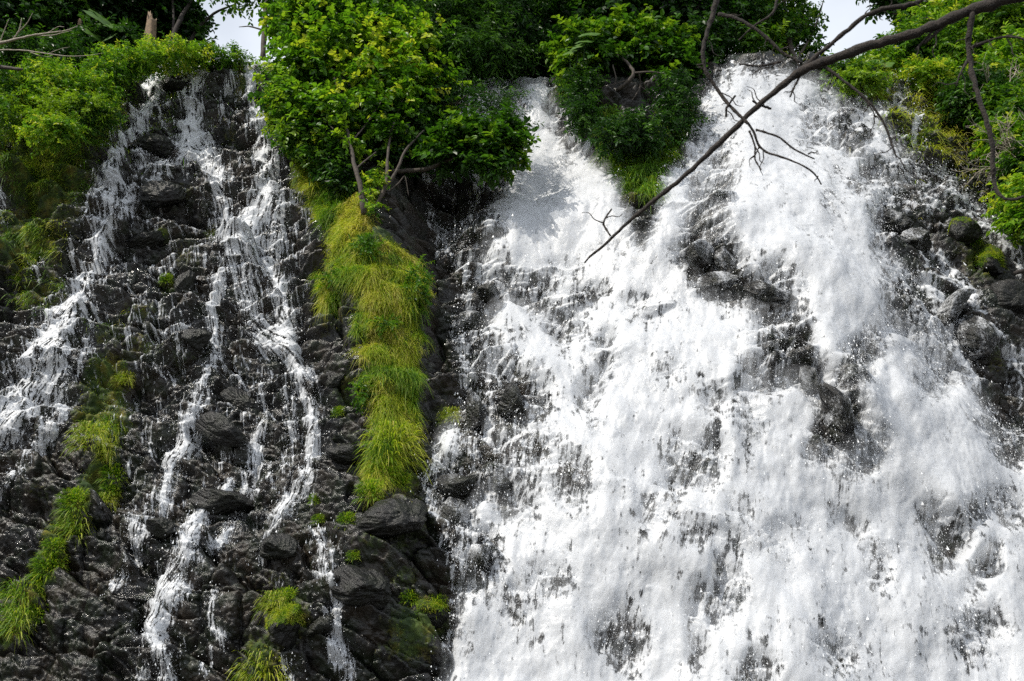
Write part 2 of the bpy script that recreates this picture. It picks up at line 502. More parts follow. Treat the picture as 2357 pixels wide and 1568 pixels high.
lean = np.zeros(Xg.shape, np.float32)
densL = [np.zeros(Xg.shape, np.float32) for _ in range(3)]
STREAMS = [
  # fall at the far left, bending down to the left edge
  [([(378,150,34),(356,200,36),(340,240,42),(320,275,40),(308,315,34)],.85), ([(292,322,26),(288,355,30),(265,385,34),(250,430,46),(244,480,54),(240,540,46),(236,590,38),(216,640,38),(188,680,50),(158,730,66),(128,790,80),(92,850,88),(58,910,90),(15,965,84),(-40,1020,70)],.82),
   ([(215,620,20),(222,700,16),(220,800,14)],.6), ([(205,800,40),(150,880,50),(95,935,40),(40,985,40),(-30,1040,40)],.62), ([(160,900,26),(120,980,28),(72,1055,22),(20,1120,18),(-20,1150,14)],.6),
   ([(378,250,16),(382,300,16)],.6), ([(34,270,10),(30,345,10)],.55), ([(12,420,12),(14,505,14)],.6), ([(90,600,10),(87,650,10)],.6), ([(176,560,16),(172,645,14)],.55), ([(330,350,30),(360,400,34),(330,440,32),(290,480,50)],.5), ([(260,560,24),(300,640,16)],.25), ([(34,760,8),(30,830,8)],.5)],
  # two falls joining in the middle of the left face
  [([(462,148,24),(455,190,24),(440,222,44),(440,270,52),(438,330,56),(446,348,70)],.9), ([(420,352,34),(385,385,28),(350,415,26),(318,450,34),(280,490,50),(245,520,40)],.72), ([(470,350,50),(500,400,46),(508,440,36),(520,480,36),(528,540,36),(522,590,54)],.78), ([(370,380,30),(360,420,30),(340,470,20)],.5), ([(425,440,10),(424,480,10)],.6),
   ([(520,585,40),(505,640,34),(486,700,36),(488,760,30),(490,820,34),(476,870,40),(466,920,38),(440,985,34),(432,1030,50),(402,1080,28),(382,1130,24),(370,1180,22)],.8), ([(370,1190,20),(340,1230,24),(318,1260,24),(290,1310,18),(258,1345,18)],.6), ([(318,1200,34),(310,1280,20)],.45),
   ([(520,1108,24),(512,1140,30),(470,1172,30),(456,1200,38),(448,1235,48),(428,1265,52),(416,1310,42),(395,1350,52),(360,1400,46),(362,1450,48),(370,1500,44),(376,1590,40)],.82), ([(408,1350,26),(392,1420,26),(375,1480,20)],.6), ([(498,1368,16),(490,1420,22),(500,1450,28),(508,1490,16)],.72), ([(540,850,10),(544,895,10)],.55), ([(418,745,14),(416,800,10)],.55), ([(475,1500,10),(470,1568,12)],.35), ([(334,1530,18),(318,1590,16)],.4), ([(365,830,8),(362,860,8)],.5), ([(462,580,8),(462,620,8)],.6)],
  # fall just left of the grassy spine
  [([(592,132,30),(582,190,28),(572,240,36),(590,280,44),(604,330,46),(612,400,62),(616,450,70),(600,500,80),(572,540,84),(552,590,86)],.82), ([(545,160,14),(530,195,18),(514,230,16)],.7), ([(660,462,22),(640,490,30),(632,540,26),(620,600,26)],.7), ([(545,250,8),(542,290,8)],.4),
   ([(545,590,80),(560,640,50),(570,700,40),(575,760,30)],.55), ([(618,605,34),(640,660,40),(646,720,46),(655,770,54),(682,830,40),(700,880,46),(716,930,40),(716,1000,34),(716,1060,30),(700,1110,34),(664,1165,38),(640,1210,40)],.8), ([(600,780,70),(650,795,60)],.6), ([(640,1210,30),(608,1250,16),(602,1300,12)],.65), ([(612,860,12),(606,960,16),(592,1020,50),(576,1080,44),(570,1130,34),(545,1180,24),(500,1260,20)],.66), ([(665,900,20),(668,1000,24),(660,1080,20)],.5), ([(730,1225,18),(748,1290,26),(758,1350,20),(775,1420,24),(782,1470,26),(800,1540,24),(806,1600,20)],.66), ([(776,1250,14),(772,1300,14)],.6), ([(668,1520,16),(675,1590,22)],.55), ([(755,1400,12),(770,1460,20)],.6), ([(630,1090,18),(625,1160,14)],.4), ([(722,860,14),(735,940,14)],.5)],
]
for k, st in enumerate(STREAMS):
    for pts, val in st:
        stroke(densL[k], pts, val, lean, soft=0.3, wide_k=0.78)
        # loose spatter either side of each rivulet
        wide = [(a, b, w * 2.3) for a, b, w in pts]
        stroke(densL[k], wide, 0.20 * val, None, soft=0.1)

MAIN = [(1186,180),(1288,184),(1290,300),(1332,345),(1400,395),(1445,445),(1462,520),(1478,565),(1490,500),(1512,440),(1540,390),(1575,335),(1600,270),(1606,230),(1645,176),(1690,150),
        (1790,150),(1835,172),(1860,180),(1950,200),(2010,240),(2050,300),(2100,350),(2170,390),(2235,435),(2275,500),(2315,560),(2400,640),(2480,900),(2560,1200),(2620,1720),(985,1720),(1010,1568),(1030,1480),
        (1050,1400),(1040,1320),(1005,1250),(985,1160),(970,1110),(1000,1040),(1046,960),(1058,900),(1040,800),(1028,740),(1060,700),(1085,650),(1095,590),(1110,520),(1122,450),(1150,400),(1180,350),(1185,280)]
sd = poly_sd(MAIN, jx, jy)
main = sstep(-10, 30, sd) * (0.74 + 0.25 * sstep(8, 80, sd))
SIDE = poly_sd([(1040,175),(1190,180),(1186,390),(1120,440),(1000,400),(1010,300)], jx, jy)
main = np.maximum(main, 0.52 * sstep(-20, 40, SIDE))
main = np.maximum(main, 0.99 * sstep(6, 40, poly_sd([(1188,150),(1284,150),(1288,300),(1320,360),(1395,410),(1440,470),(1440,570),(1150,560),(1150,440),(1186,380)], jx, jy)))
SHADE = poly_sd([(985,390),(1130,390),(1110,560),(1085,660),(1010,600),(990,500)], jx, jy)
main = np.maximum(main, 0.30 * sstep(-20, 40, SHADE))
stroke(main, [(1300,255,18),(1320,320,30),(1352,352,22)], .55)
stroke(main, [(985,395,22),(985,470,18),(1000,540,18),(1040,600,26),(1070,640,26)], .6)
stroke(main, [(1010,395,14),(1020,440,12)], .5)
# the rocks that part the water
DARK = [(1640,455,42,95,-.15,.62),(1620,560,40,60,.0,.5),(1604,592,44,34,0,.95),(1665,612,44,38,0,.97),(1655,655,50,42,.2,.95),(1765,682,66,38,.3,.72),(1690,690,30,30,0,.5),(1120,682,30,30,0,.92),(1215,692,38,40,.2,.72),
  (1292,712,40,30,0,.55),(1350,692,28,22,0,.55),(1300,765,44,40,0,.62),(1082,748,46,34,0,.92),(1165,650,50,26,0,.55),(1100,520,46,70,.1,.55),(1040,470,70,60,0,.7),(1095,822,52,34,0,.85),(1182,862,40,46,0,.55),
  (1172,940,44,52,-.2,.9),(1092,945,26,60,-.1,.85),(1243,930,26,36,0,.6),(1356,925,26,42,0,.66),(1060,1120,50,44,0,.92),(1042,1205,36,66,0,.9),(1148,1110,22,44,0,.8),(1112,1290,28,50,.2,.75),(1078,1345,44,40,0,.6),
  (1220,1030,60,30,.2,.5),(1110,1040,40,50,0,.7),(1180,1190,50,50,0,.5),(1250,1090,60,40,.3,.4),(1385,830,20,60,.1,.55),(1300,1130,30,40,0,.45),(1270,1340,40,40,0,.42),(1185,1400,40,40,0,.4),
  (1800,770,50,50,-.3,.55),(1790,850,46,64,-.4,.8),(1862,882,24,44,-.2,.9),(1842,820,18,50,-.2,.75),(1928,975,44,92,-.45,.93),(1985,1060,36,66,-.5,.6),(1880,990,20,40,-.4,.6),(1975,828,34,66,-.55,.72),(2092,712,52,62,-.2,.82),
  (2150,862,50,64,-.3,.5),(2065,620,50,50,0,.3),(1936,300,30,60,-.4,.65),(1870,290,22,70,-.15,.5),(1962,330,26,28,0,.85),(1930,220,50,20,-.6,.7),(1985,432,22,44,-.2,.66),(1915,470,20,60,-.1,.35),(2030,400,30,30,0,.6),(2090,410,34,34,0,.6),(2050,470,30,30,0,.5),(2110,440,30,30,0,.55),
  (2140,440,40,40,-.4,.75),(2200,460,40,40,-.4,.72),(2058,516,56,30,.1,.95),(2100,555,60,36,.2,.9),(2050,560,40,30,0,.6),(2200,540,60,44,-.3,.95),(2270,600,60,70,-.3,.99),(2330,690,60,80,-.3,.97),(2180,700,36,50,-.75,.97),(2240,770,44,60,-.7,.97),(2290,850,44,70,-.5,.97),(2310,950,50,60,-.4,.72),
  (2335,1030,44,50,-.3,.72),(2150,1210,50,40,-.6,.7),(2195,1250,26,70,-.5,.92),(2245,1330,20,60,-.5,.6),(2010,1320,30,44,-.4,.55),(1960,1240,60,24,-.4,.4),(1560,1090,34,60,.0,.55),(1622,1070,28,70,0,.6),(1320,1125,36,44,0,.5),(1640,1372,16,70,-.1,.75),(1590,1400,20,40,0,.55),(1680,1390,20,50,-.1,.55),
  (1392,1465,40,46,0,.6),(1735,1545,44,40,0,.72),(1450,1510,30,60,0,.55),(1590,1500,20,50,0,.6),(1920,1510,60,50,0,.4),(2240,1470,50,50,-.3,.5),(1800,1250,60,40,.2,.3),(1690,1230,30,60,0,.35),(2300,1180,50,40,-.4,.55),(1290,640,50,24,0,.35),(1540,860,30,40,0,.35),(1450,720,30,30,0,.3),(1640,940,40,30,0,.35),(1500,1200,40,50,0,.35),(1600,1240,30,40,0,.4),(1720,900,30,60,-.2,.45),(1720,1010,30,50,0,.35)]
for px, py, rx, ry, rot, s_ in DARK:
    u = (jx - px); v = (jy - py)
    bb = (np.abs(u) < 3 * max(rx, ry)) & (np.abs(v) < 3 * max(rx, ry))
    c, s2 = math.cos(rot), math.sin(rot)
    q = ((u[bb] * c - v[bb] * s2) / rx) ** 2 + ((u[bb] * s2 + v[bb] * c) / ry) ** 2
    main[bb] *= 1 - s_ * np.exp(-(q * 0.62) ** 1.7)
RIDGE = poly_sd([(2030,490),(2110,478),(2230,490),(2320,540),(2420,600),(2420,1010),(2300,980),(2240,900),(2190,790),(2130,690),(2060,590)], jx, jy)
ridge_w = sstep(-25, 25, RIDGE)
main *= 1 - 0.80 * ridge_w
# bright runnels between the rocks on the right
for pts in ([(2130,545,30),(2160,600,40),(2210,660,34),(2260,720,30),(2310,790,26),(2350,850,26),(2420,950,30)], [(2255,515,22),(2300,560,28),(2330,600,30),(2380,650,30)], [(2130,650,30),(2150,690,34),(2190,760,34),(2215,830,30),(2250,910,24)], [(2044,200,16),(2070,225,18),(2100,260,18),(2112,300,18),(2118,330,14)]):
    stroke(main, pts, 0.66, lean, soft=0.25, wide_k=0.8)
lip = 1 - sstep(0.9, 1.7, Tg - te)
main *= lip
for k in range(3): densL[k] *= lip

sp_m = np.zeros(Xg.shape, np.float32)
stroke(sp_m, [(a, b, w * 1.2) for a, b, w in SPINE], 1.0, None, soft=0.5)
sp_m = gblur(sp_m, 12)
rock = rock * (1 - 0.72 * sp_m) + sp_m * (0.25 + 0.22 * fbm(Xg / 0.7, Tg / 0.8, 33, 3))
rs = gblur(rock, 7)
calm = 1 - 0.62 * gblur(np.clip(main, 0, 1).astype(np.float32), 10)
rock = (rs + (rock - rs) * (0.35 + 0.65 * calm)) * (0.3 + 0.7 * calm)

# direction of flow across the face, leaning with the fan and parting round the blocks
mmask = main > 0.02
fanE = (PX - 1740) / np.maximum(PY - 60, 80)
fanD = (PX - 1330) / np.maximum(PY + 500, 300)
wE = sstep(1380, 1620, PX + 0.12 * PY)
ml = fanD * (1 - wE) + fanE * wE
lean = np.where(mmask & (np.abs(lean) < 1e-6), np.clip(ml, -1.4, 1.4), lean)
lean = gblur(lean.astype(np.float32), 5)
dxm = (11.0 + 0.285 * np.clip(Tg, -3, 40)) * (2.52 / NS)
gx = np.gradient(gblur(rock, 4), axis=1) / dxm
fj = (lean * 0.68 - 0.55 * np.clip(gx, -1.2, 1.2)) * (0.026 / dxm)
fj = np.clip(fj, -1.8, 1.8).astype(np.float32)

def lic(noise, steps):
    acc = noise.copy(); n = 1
    I0, J0 = np.meshgrid(np.arange(NR, dtype=np.float32), np.arange(NC, dtype=np.float32), indexing="ij")
    for sgn in (-1, 1):
        I = I0.copy(); J = J0.copy()
        for k in range(steps):
            ii = np.clip(np.rint(I), 0, NR - 1).astype(np.int32); jj = np.clip(np.rint(J), 0, NC - 1).astype(np.int32)
            f = fj[ii, jj]
            q = 1.0 / np.sqrt(1 + f * f)
            I += sgn * q; J += -sgn * f * q
            ii = np.clip(np.rint(I), 0, NR - 1).astype(np.int32); jj = np.clip(np.rint(J), 0, NC - 1).astype(np.int32)
            acc += noise[ii, jj]; n += 1
    acc /= n
    return (acc - acc.mean()) / acc.std()

def white(b):
    a = rng.standard_normal((NR, NC)).astype(np.float32)
    if b: a = boxblur(a, b)
    return a / a.std()
l0 = lic(white(0), 4)
l1 = lic(white(1), 9)
l2 = lic(white(2), 16)
f3 = fbm(Xg / 0.45, Tg / 0.45, 71, 4, 0.62); f3 = (f3 - f3.mean()) / f3.std()
f4 = fbm(Xg / 0.10, Tg / 0.12, 73, 2, 0.7); f4 = (f4 - f4.mean()) / f4.std()
# ledges throw the water white, steep undercuts leave it broken
ledge = np.gradient(gblur(rock, 5), axis=0) / 0.026
field = 0.55 * l0 + 0.42 * l1 + 0.30 * l2 + 0.45 * f3 + 0.75 * f4 - 0.16 * np.clip(ledge, -2, 2)
field /= field[mmask].std()
lt = lic(white(0), 8)
fieldL = 0.95 * lt + 0.45 * l1 + 0.20 * l2 + 0.45 * f3 + 0.45 * f4 - 0.25 * np.clip(ledge, -2, 2)
fieldL /= fieldL.std()

def coverage(d, k=2.6, field=field):
    dd = np.clip(d, 0.004, 0.996)
    th = -np.log(dd / (1 - dd)) / 1.7
    c = 1 / (1 + np.exp(-k * 1.7 * (field - th)))
    return np.where(d > 0.01, c, 0).astype(np.float32)

soft = np.exp(-(((jx - 1560) / 230) ** 2 + ((jy - 500) / 130) ** 2) ** 1.2) + np.exp(-(((jx - 1300) / 170) ** 2 + ((jy - 480) / 110) ** 2) ** 1.2) + np.exp(-(((jx - 2040) / 260) ** 2 + ((jy - 960) / 220) ** 2) ** 1.2)
soft = soft * (1 - ridge_w)
soft = np.clip(soft, 0, 1)
covM = coverage(main * 0.972, 1.45)
covM = covM * (1 - 0.5 * soft) + np.clip(main * 1.15, 0, 1) * 0.5 * soft
film = 0.085 * sstep(200, 260, PX) * (1 - sstep(690, 740, PX)) * sstep(150, 200, PY) * (1 - sstep(900, 1500, PY)) * lip
covL = [coverage(d * 0.78, 1.9, fieldL) for d in (densL[0], np.maximum(densL[1], film), densL[2])]

# ------------------------------------------------------------------ moss and grass cover on the rock
moss = np.zeros(Xg.shape, np.float32)
grass = np.zeros(Xg.shape, np.float32)          # density of hanging grass
SPINE = [(725,360,80),(755,450,100),(800,530,115),(850,600,140),(905,680,145),(898,760,140),(905,830,135),(900,900,120),(908,970,84),(900,1030,60),(880,1090,70)]
stroke(grass, SPINE, 1.0, None, soft=0.7)
stroke(grass, [(730,640,36),(745,700,36),(760,690,20)], .7, None)
stroke(grass, [(650,180,60),(670,260,50),(690,330,50),(715,400,50)], .75, None)
stroke(grass, [(1390,290,60),(1440,350,120),(1475,400,100),(1500,430,50)], .9, None)
stroke(grass, [(1560,260,60),(1530,330,70),(1490,400,60)], .9, None)
stroke(grass, [(1295,160,50),(1310,200,50)], .7, None)
moss = np.maximum(moss, grass * 0.9)
for px, py, rx, ry, v in [(110,400,150,170,.75),(60,560,130,120,.68),(100,680,120,80,.55),(240,880,70,80,.85),(235,960,90,60,.85),(250,770,110,60,.5),(100,1130,130,50,.4),(150,1180,70,60,.5),(900,1080,110,90,.75),(930,1200,90,140,.5),(960,1440,90,80,.7),(940,1490,100,50,.6),(990,1400,60,50,.55),
        (740,420,80,120,.8),(760,690,70,120,.6),(800,900,60,110,.5),(660,1420,70,70,.75),(600,1510,60,70,.7),(430,440,70,40,.45),(560,210,60,60,.5),(430,590,70,60,.45),(400,660,60,40,.6),(2265,600,60,60,.8),(2220,560,60,50,.5),(2120,310,60,60,.62),(2200,340,60,60,.4),(2270,760,90,90,.35),
        (560,190,30,40,.65),(530,320,30,80,.45),(330,800,90,60,.5),(790,1020,60,60,.4),(860,1170,70,40,.4),(120,1260,60,90,.5),(60,1380,50,90,.5),(370,540,30,20,.7),(490,540,30,30,.65),(1440,420,80,90,.6),(20,330,60,150,.7),(180,300,120,60,.7),(1020,960,30,60,.5),(890,1430,80,60,.35),(520,1230,300,200,.15),(500,760,250,150,.12),(2120,560,60,40,.4),(2300,830,60,60,.45),(2230,660,40,40,.4),(330,720,90,40,.5),(420,820,60,40,.42),(640,1340,90,40,.4),(860,1250,90,50,.45),(930,1330,70,50,.5)]:
    moss = np.maximum(moss, v * np.exp(-((PX - px) / rx) ** 2 - ((PY - py) / ry) ** 2))
stroke(moss, [(285,860,50),(245,960,70),(250,1080,70),(170,1160,70),(150,1220,60),(105,1300,60),(60,1390,60),(20,1460,60)], .75, None, soft=0.3)
moss = np.maximum(moss, 0.95 * (1 - face_w)).astype(np.float32)
wet = np.maximum(main, np.maximum(densL[0], np.maximum(densL[1], densL[2])))
moss *= 1 - 0.85 * sstep(0.15, 0.5, wet)

rock3 = macro + rock
VX, VY, VZ = Xg, Yg + NY * rock3, Zg + NZ * rock3
V = np.stack([VX, VY, VZ], -1).astype(np.float32)
ids = np.arange(NR * NC).reshape(NR, NC)
Q = np.stack([ids[:-1, :-1], ids[:-1, 1:], ids[1:, 1:], ids[1:, :-1]], -1).reshape(-1, 4)
cliff = mesh_obj("cliff", V.reshape(-1, 3), Q, M_ROCK, smooth=True, attrs={"moss": moss.ravel()})
tag(cliff, "dark wet rock cliff of broken ledges behind the waterfalls", kind="structure")

# ------------------------------------------------------------------ sheets of white water lying over the rock
turb = fbm(Xg / 0.34, Tg / 0.55, 81, 4, 0.62)
tur2 = fbm(Xg / 1.1, Tg / 1.6, 85, 3, 0.5)
def water_sheet(name, cov, d, label):
    body = gblur(gblur(rock, 22), 22) + 0.16
    mixw = sstep(0.35, 0.95, gblur(d.astype(np.float32), 5))
    base = rock * (1 - mixw) + np.maximum(gblur(rock, 5), body) * mixw
    hgt = base + 0.02 + 0.045 * d * (0.6 + turb) + mixw * 0.20 * np.clip(tur2 + 0.25, 0, 1)
    hgt = np.maximum(hgt, np.maximum(rock, gblur(rock, 1)) + 0.012) + macro
    P = np.stack([Xg, Yg + NY * hgt, Zg + NZ * hgt], -1)
    keep = np.maximum.reduce([cov[:-1, :-1], cov[:-1, 1:], cov[1:, 1:], cov[1:, :-1]]).ravel() > 0.03
    q = Q[keep]
    u, inv = np.unique(q, return_inverse=True)
    o = mesh_obj(name, P.reshape(-1, 3)[u], inv.reshape(-1, 4), M_FOAM, smooth=True, attrs={"foam": cov.ravel()[u]})
    tag(o, label, kind="structure")
    return P
def water_veil(name, label):
    """thin curtain of spray falling clear of the main sheet"""
    m = gblur(main.astype(np.float32), 9) * (1 - ridge_w)
    vl = 0.5 + 0.30 * l2 / 2 + 0.30 * f3 / 2
    cov = np.clip((m - 0.25) * 1.3, 0, 1) * np.clip(vl, 0, 1) * 0.62
    hgt = macro + gblur(gblur(rock, 22), 22) + 0.42 + 0.10 * turb + 0.35 * tur2
    P = np.stack([Xg, Yg + NY * hgt, Zg + NZ * hgt], -1)[::2, ::2]
    c2 = cov[::2, ::2]; i2 = np.arange(c2.size).reshape(c2.shape)
    q = np.stack([i2[:-1, :-1], i2[:-1, 1:], i2[1:, 1:], i2[1:, :-1]], -1).reshape(-1, 4)
    q = q[np.maximum.reduce([c2[:-1, :-1], c2[:-1, 1:], c2[1:, 1:], c2[1:, :-1]]).ravel() > 0.03]
    u, inv = np.unique(q, return_inverse=True)
    o = mesh_obj(name, P.reshape(-1, 3)[u], inv.reshape(-1, 4), M_VEIL, smooth=True, attrs={"foam": c2.ravel()[u]})
    tag(o, label, "spray", kind="stuff")
water_veil("spray", "thin white veil of spray hanging in front of the broad waterfall")
PW = water_sheet("waterfall", covM, main, "broad white waterfall fanning out from two chutes over dark rock")
water_sheet("waterfall", covL[0], densL[0], "thin broken waterfall sweeping down to the left edge")
water_sheet("waterfall", covL[1], densL[1], "thin waterfall splitting over ledges in the middle of the left face")
water_sheet("waterfall", covL[2], densL[2], "thin waterfall running down beside the grassy spine")

# flying drops, far too many to count
def drops(n, weight, name, label, hmax, size):
    w = weight.ravel().astype(np.float64); w /= w.sum()
    k = rng.choice(w.size, n, p=w)
    c = V.reshape(-1, 3)[k].astype(np.float64)
    nrm = np.stack([np.zeros(n), NY.ravel()[k], NZ.ravel()[k]], -1)
    c += nrm * (0.05 + hmax * rng.random(n)[:, None] ** 2.2) + rng.normal(0, 0.035, (n, 3))
    r = size * np.exp(rng.normal(0, 0.55, n))
    e = 1 + 1.8 * rng.random(n) ** 2
    base = np.array([[1, 0, -.6], [-.5, .87, -.6], [-.5, -.87, -.6], [0, 0, 1.0]])
    a = rng.random(n) * 6.283
    R = np.stack([np.stack([np.cos(a), -np.sin(a), 0 * a], -1), np.stack([np.sin(a), np.cos(a), 0 * a], -1), np.stack([0 * a, 0 * a, e], -1)], 1)
    v = np.einsum("nij,kj->nki", R, base) * r[:, None, None]
    ln = lean.ravel()[k] * 0.6
    v[..., 0] -= v[..., 2] * ln[:, None]
    v = v + c[:, None, :]
    f = np.array([[0, 1, 3], [1, 2, 3], [2, 0, 3], [0, 2, 1]])
    F = (np.arange(n) * 4)[:, None, None] + f
    o = mesh_obj(name, v.reshape(-1, 3), F.reshape(-1, 3), M_DROP)
    tag(o, label, "spray", kind="stuff")
inframe = (PX > -60) & (PX < 2420) & (PY > 100) & (PY < 1620)
sprw = np.where(inframe, main * (1.02 - main) * 4 + 0.06 * main + 0.06 * (gblur(main.astype(np.float32), 14) > 0.05), 0)
calmz = np.exp(-(((PX - 1270) / 190) ** 2 + ((PY - 420) / 190) ** 2) ** 1.5)
sprw = sprw * (1 - 0.9 * calmz) * (1 - 0.75 * ridge_w)
drops(90000, sprw, "spray", "white drops flying off the broad waterfall", 0.5, 0.0046)
lw = np.where(inframe, np.maximum.reduce(densL), 0)
drops(42000, lw + 0.04 * (gblur(lw.astype(np.float32), 12) > 0.03), "spray", "white drops splashing off the thin waterfalls", 0.2, 0.0046)
# ------------------------------------------------------------------ finding a spot on the rock
BIN = 5
fw_ok = (PX > -400) & (PX < 2760) & (PY > -60) & (PY < 1700)
vpx, vpy, vz = project(V.reshape(-1, 3).astype(np.float64))
sel = np.nonzero((vpx > -300) & (vpx < 2650) & (vpy > -50) & (vpy < 1650))[0]
order = sel[np.argsort(-vz[sel])]
BWn, BHn = 3000 // BIN, 1750 // BIN
zb = np.full((BHn, BWn), -1, np.int64)
zb[((vpy[order] + 60) / BIN).astype(int), ((vpx[order] + 310) / BIN).astype(int)] = order
Nrm = np.stack([np.zeros_like(NY), NY, NZ], -1).reshape(-1, 3)

def spot(px, py):
    """first point of the rock met along a sight line, and the face normal there"""
    for r in range(0, 12):
        j = int((px + 310) / BIN); i = int((py + 60) / BIN)
        w = zb[max(0, i - r):i + r + 1, max(0, j - r):j + r + 1]
        w = w[w >= 0]
        if len(w):
            k = w[np.argmin(vz[w])]
            return V.reshape(-1, 3)[k].astype(float), Nrm[k]
    x, t = plane_hit(np.array([px]), np.array([py]))
    return np.array([x[0], Y0 + t[0] * math.cos(FACE), t[0] * math.sin(FACE)]), np.array([0, -.93, .36])

def mpp(P):
    """metres covered by one layout pixel at a point"""
    return float((np.asarray(P) - CAM) @ FWD) * 2 * TX / W0

def unit(a):
    return a / (np.linalg.norm(a, axis=-1, keepdims=True) + 1e-9)

# ------------------------------------------------------------------ shapes: tubes, leaves, blades
def tube(pts, rad, sides=7, knob=0.0, seed=0):
    pts = np.asarray(pts, float); rad = np.asarray(rad, float)
    r_ = np.random.default_rng(seed)
    # resample along a smooth path
    seg = np.linalg.norm(np.diff(pts, axis=0), axis=1); s = np.concatenate([[0], np.cumsum(seg)])
    n = max(len(pts) * 4, 5)
    q = np.linspace(0, s[-1], n)
    P = np.stack([np.interp(q, s, pts[:, k]) for k in range(3)], -1)
    R = np.interp(q, s, rad)
    for _ in range(2):
        P[1:-1] = 0.25 * P[:-2] + 0.5 * P[1:-1] + 0.25 * P[2:]
    if knob:
        R = R * (1 + knob * r_.normal(0, 1, n))
        P[1:-1] += r_.normal(0, 1, (n - 2, 3)) * R[1:-1, None] * knob * 1.2
    T = unit(np.gradient(P, axis=0))
    A = unit(np.cross(T, np.array([0.31, 0.9, 0.17]))); B = np.cross(T, A)
    th = np.arange(sides) * 2 * math.pi / sides
    v = P[:, None] + R[:, None, None] * (np.cos(th)[None, :, None] * A[:, None] + np.sin(th)[None, :, None] * B[:, None])
    i = np.arange(n - 1)[:, None] * sides; j = np.arange(sides)[None, :]; j2 = (j + 1) % sides
    f = np.stack([i + j, i + j2, i + sides + j2, i + sides + j], -1).reshape(-1, 4)
    v = np.concatenate([v.reshape(-1, 3), P[:1] - T[:1] * R[0] * .5, P[-1:] + T[-1:] * R[-1]])
    k = n * sides
    cap = np.concatenate([np.stack([np.full(sides, k), j2[0], j[0]], -1), np.stack([np.full(sides, k + 1), (n - 1) * sides + j[0], (n - 1) * sides + j2[0]], -1)])
    return v, f, cap

class Geo:
    def __init__(s): s.v = []; s.q = []; s.t = []; s.n = 0
    def add(s, v, q=None, t=None):
        s.v.append(v)
        if q is not None and len(q): s.q.append(np.asarray(q) + s.n)
        if t is not None and len(t): s.t.append(np.asarray(t) + s.n)
        s.n += len(v)
    def tube(s, pts, rad, sides=7, knob=0.0, seed=0):
        v, f, c = tube(pts, rad, sides, knob, seed); s.add(v, f, c)
    def build(s, name, mat, parent=None, smooth=True, off=None):
        v = np.concatenate(s.v)
        if off is not None: v = v - np.asarray(off)
        fl = ([np.concatenate(s.q)] if s.q else []) + ([np.concatenate(s.t)] if s.t else [])
        return mesh_obj(name, v, fl, mat, parent, smooth)

def leaf_mesh(P, A, Nn, L, W, tint):
    """P base points, A leaf axis, Nn face normal, L length, W width; six corners, two folded quads"""
    n = len(P)
    A = unit(A); Sd = unit(np.cross(A, Nn)); Nn = np.cross(Sd, A)
    co = np.array([[0, 0, 0], [.30, .46, .10], [.72, .34, .04], [1.0, 0, -.14], [.72, -.34, .04], [.30, -.46, .10]])
    v = P[:, None] + L[:, None, None] * co[None, :, 0:1] * A[:, None] + W[:, None, None] * co[None, :, 1:2] * Sd[:, None] + L[:, None, None] * co[None, :, 2:3] * Nn[:, None]
    f = np.array([[0, 1, 2, 3], [0, 3, 4, 5]])
    F = (np.arange(n) * 6)[:, None, None] + f
    return v.reshape(-1, 3), F.reshape(-1, 4), np.repeat(tint, 6)

def crown(blobs, n, leaf, aspect=0.62, tint=(0.5, 0.2), per=11, droop=0.25, shell=0.5, seed=1, spray=3.2, upright=0.55):
    """blobs: (cx,cy,cz, rx,ry,rz); n leaves of mean length leaf, set along short twigs"""
    r_ = np.random.default_rng(seed)
    blobs = np.asarray(blobs, float)
    vol = (blobs[:, 3] * blobs[:, 4] * blobs[:, 5]) ** (2 / 3.)
    ns = max(1, n // per)
    b = r_.choice(len(blobs), ns, p=vol / vol.sum())
    d = unit(r_.normal(0, 1, (ns, 3)))
    lump = 1 + 0.28 * np.sin(d[:, 0] * 5 + b * 1.7) * np.cos(d[:, 1] * 4 + b) + 0.2 * np.sin(d[:, 2] * 7 + b * 2.3)
    rad = r_.random(ns) ** shell * lump
    c = blobs[b, :3] + d * blobs[b, 3:] * rad[:, None]
    ax = unit(d * 0.9 + r_.normal(0, 0.55, (ns, 3)) + np.array([0, 0, 0.25 - droop]))
    ln = leaf * spray * (0.6 + 0.8 * r_.random(ns))
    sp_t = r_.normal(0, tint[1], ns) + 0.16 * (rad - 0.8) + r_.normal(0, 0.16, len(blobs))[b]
    u = (np.arange(per)[None, :] + 0.3 * r_.random((ns, per))) / per
    P = c[:, None] + ax[:, None] * (u * ln[:, None])[..., None] + np.array([0, 0, -1.0]) * (droop * 0.5 * (u ** 2) * ln[:, None])[..., None]
    sd_ = unit(np.cross(ax, np.array([0.1, 0.2, 1.0])))
    sg = np.where(np.arange(per) % 2 == 0, 1.0, -1.0)
    A = ax[:, None] * 0.6 + sd_[:, None] * sg[None, :, None] * 0.8 + r_.normal(0, 0.35, (ns, per, 3)) - np.array([0, 0, droop])
    Nn = np.array([0, -0.12, upright]) + 0.35 * d[:, None] + r_.normal(0, 0.38, (ns, per, 3))
    L = leaf * (0.65 + 0.7 * r_.random(ns * per)); P = P.reshape(-1, 3)
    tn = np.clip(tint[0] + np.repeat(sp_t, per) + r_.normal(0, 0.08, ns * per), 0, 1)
    return leaf_mesh(P, A.reshape(-1, 3), unit(Nn.reshape(-1, 3)), L, L * aspect, tn)

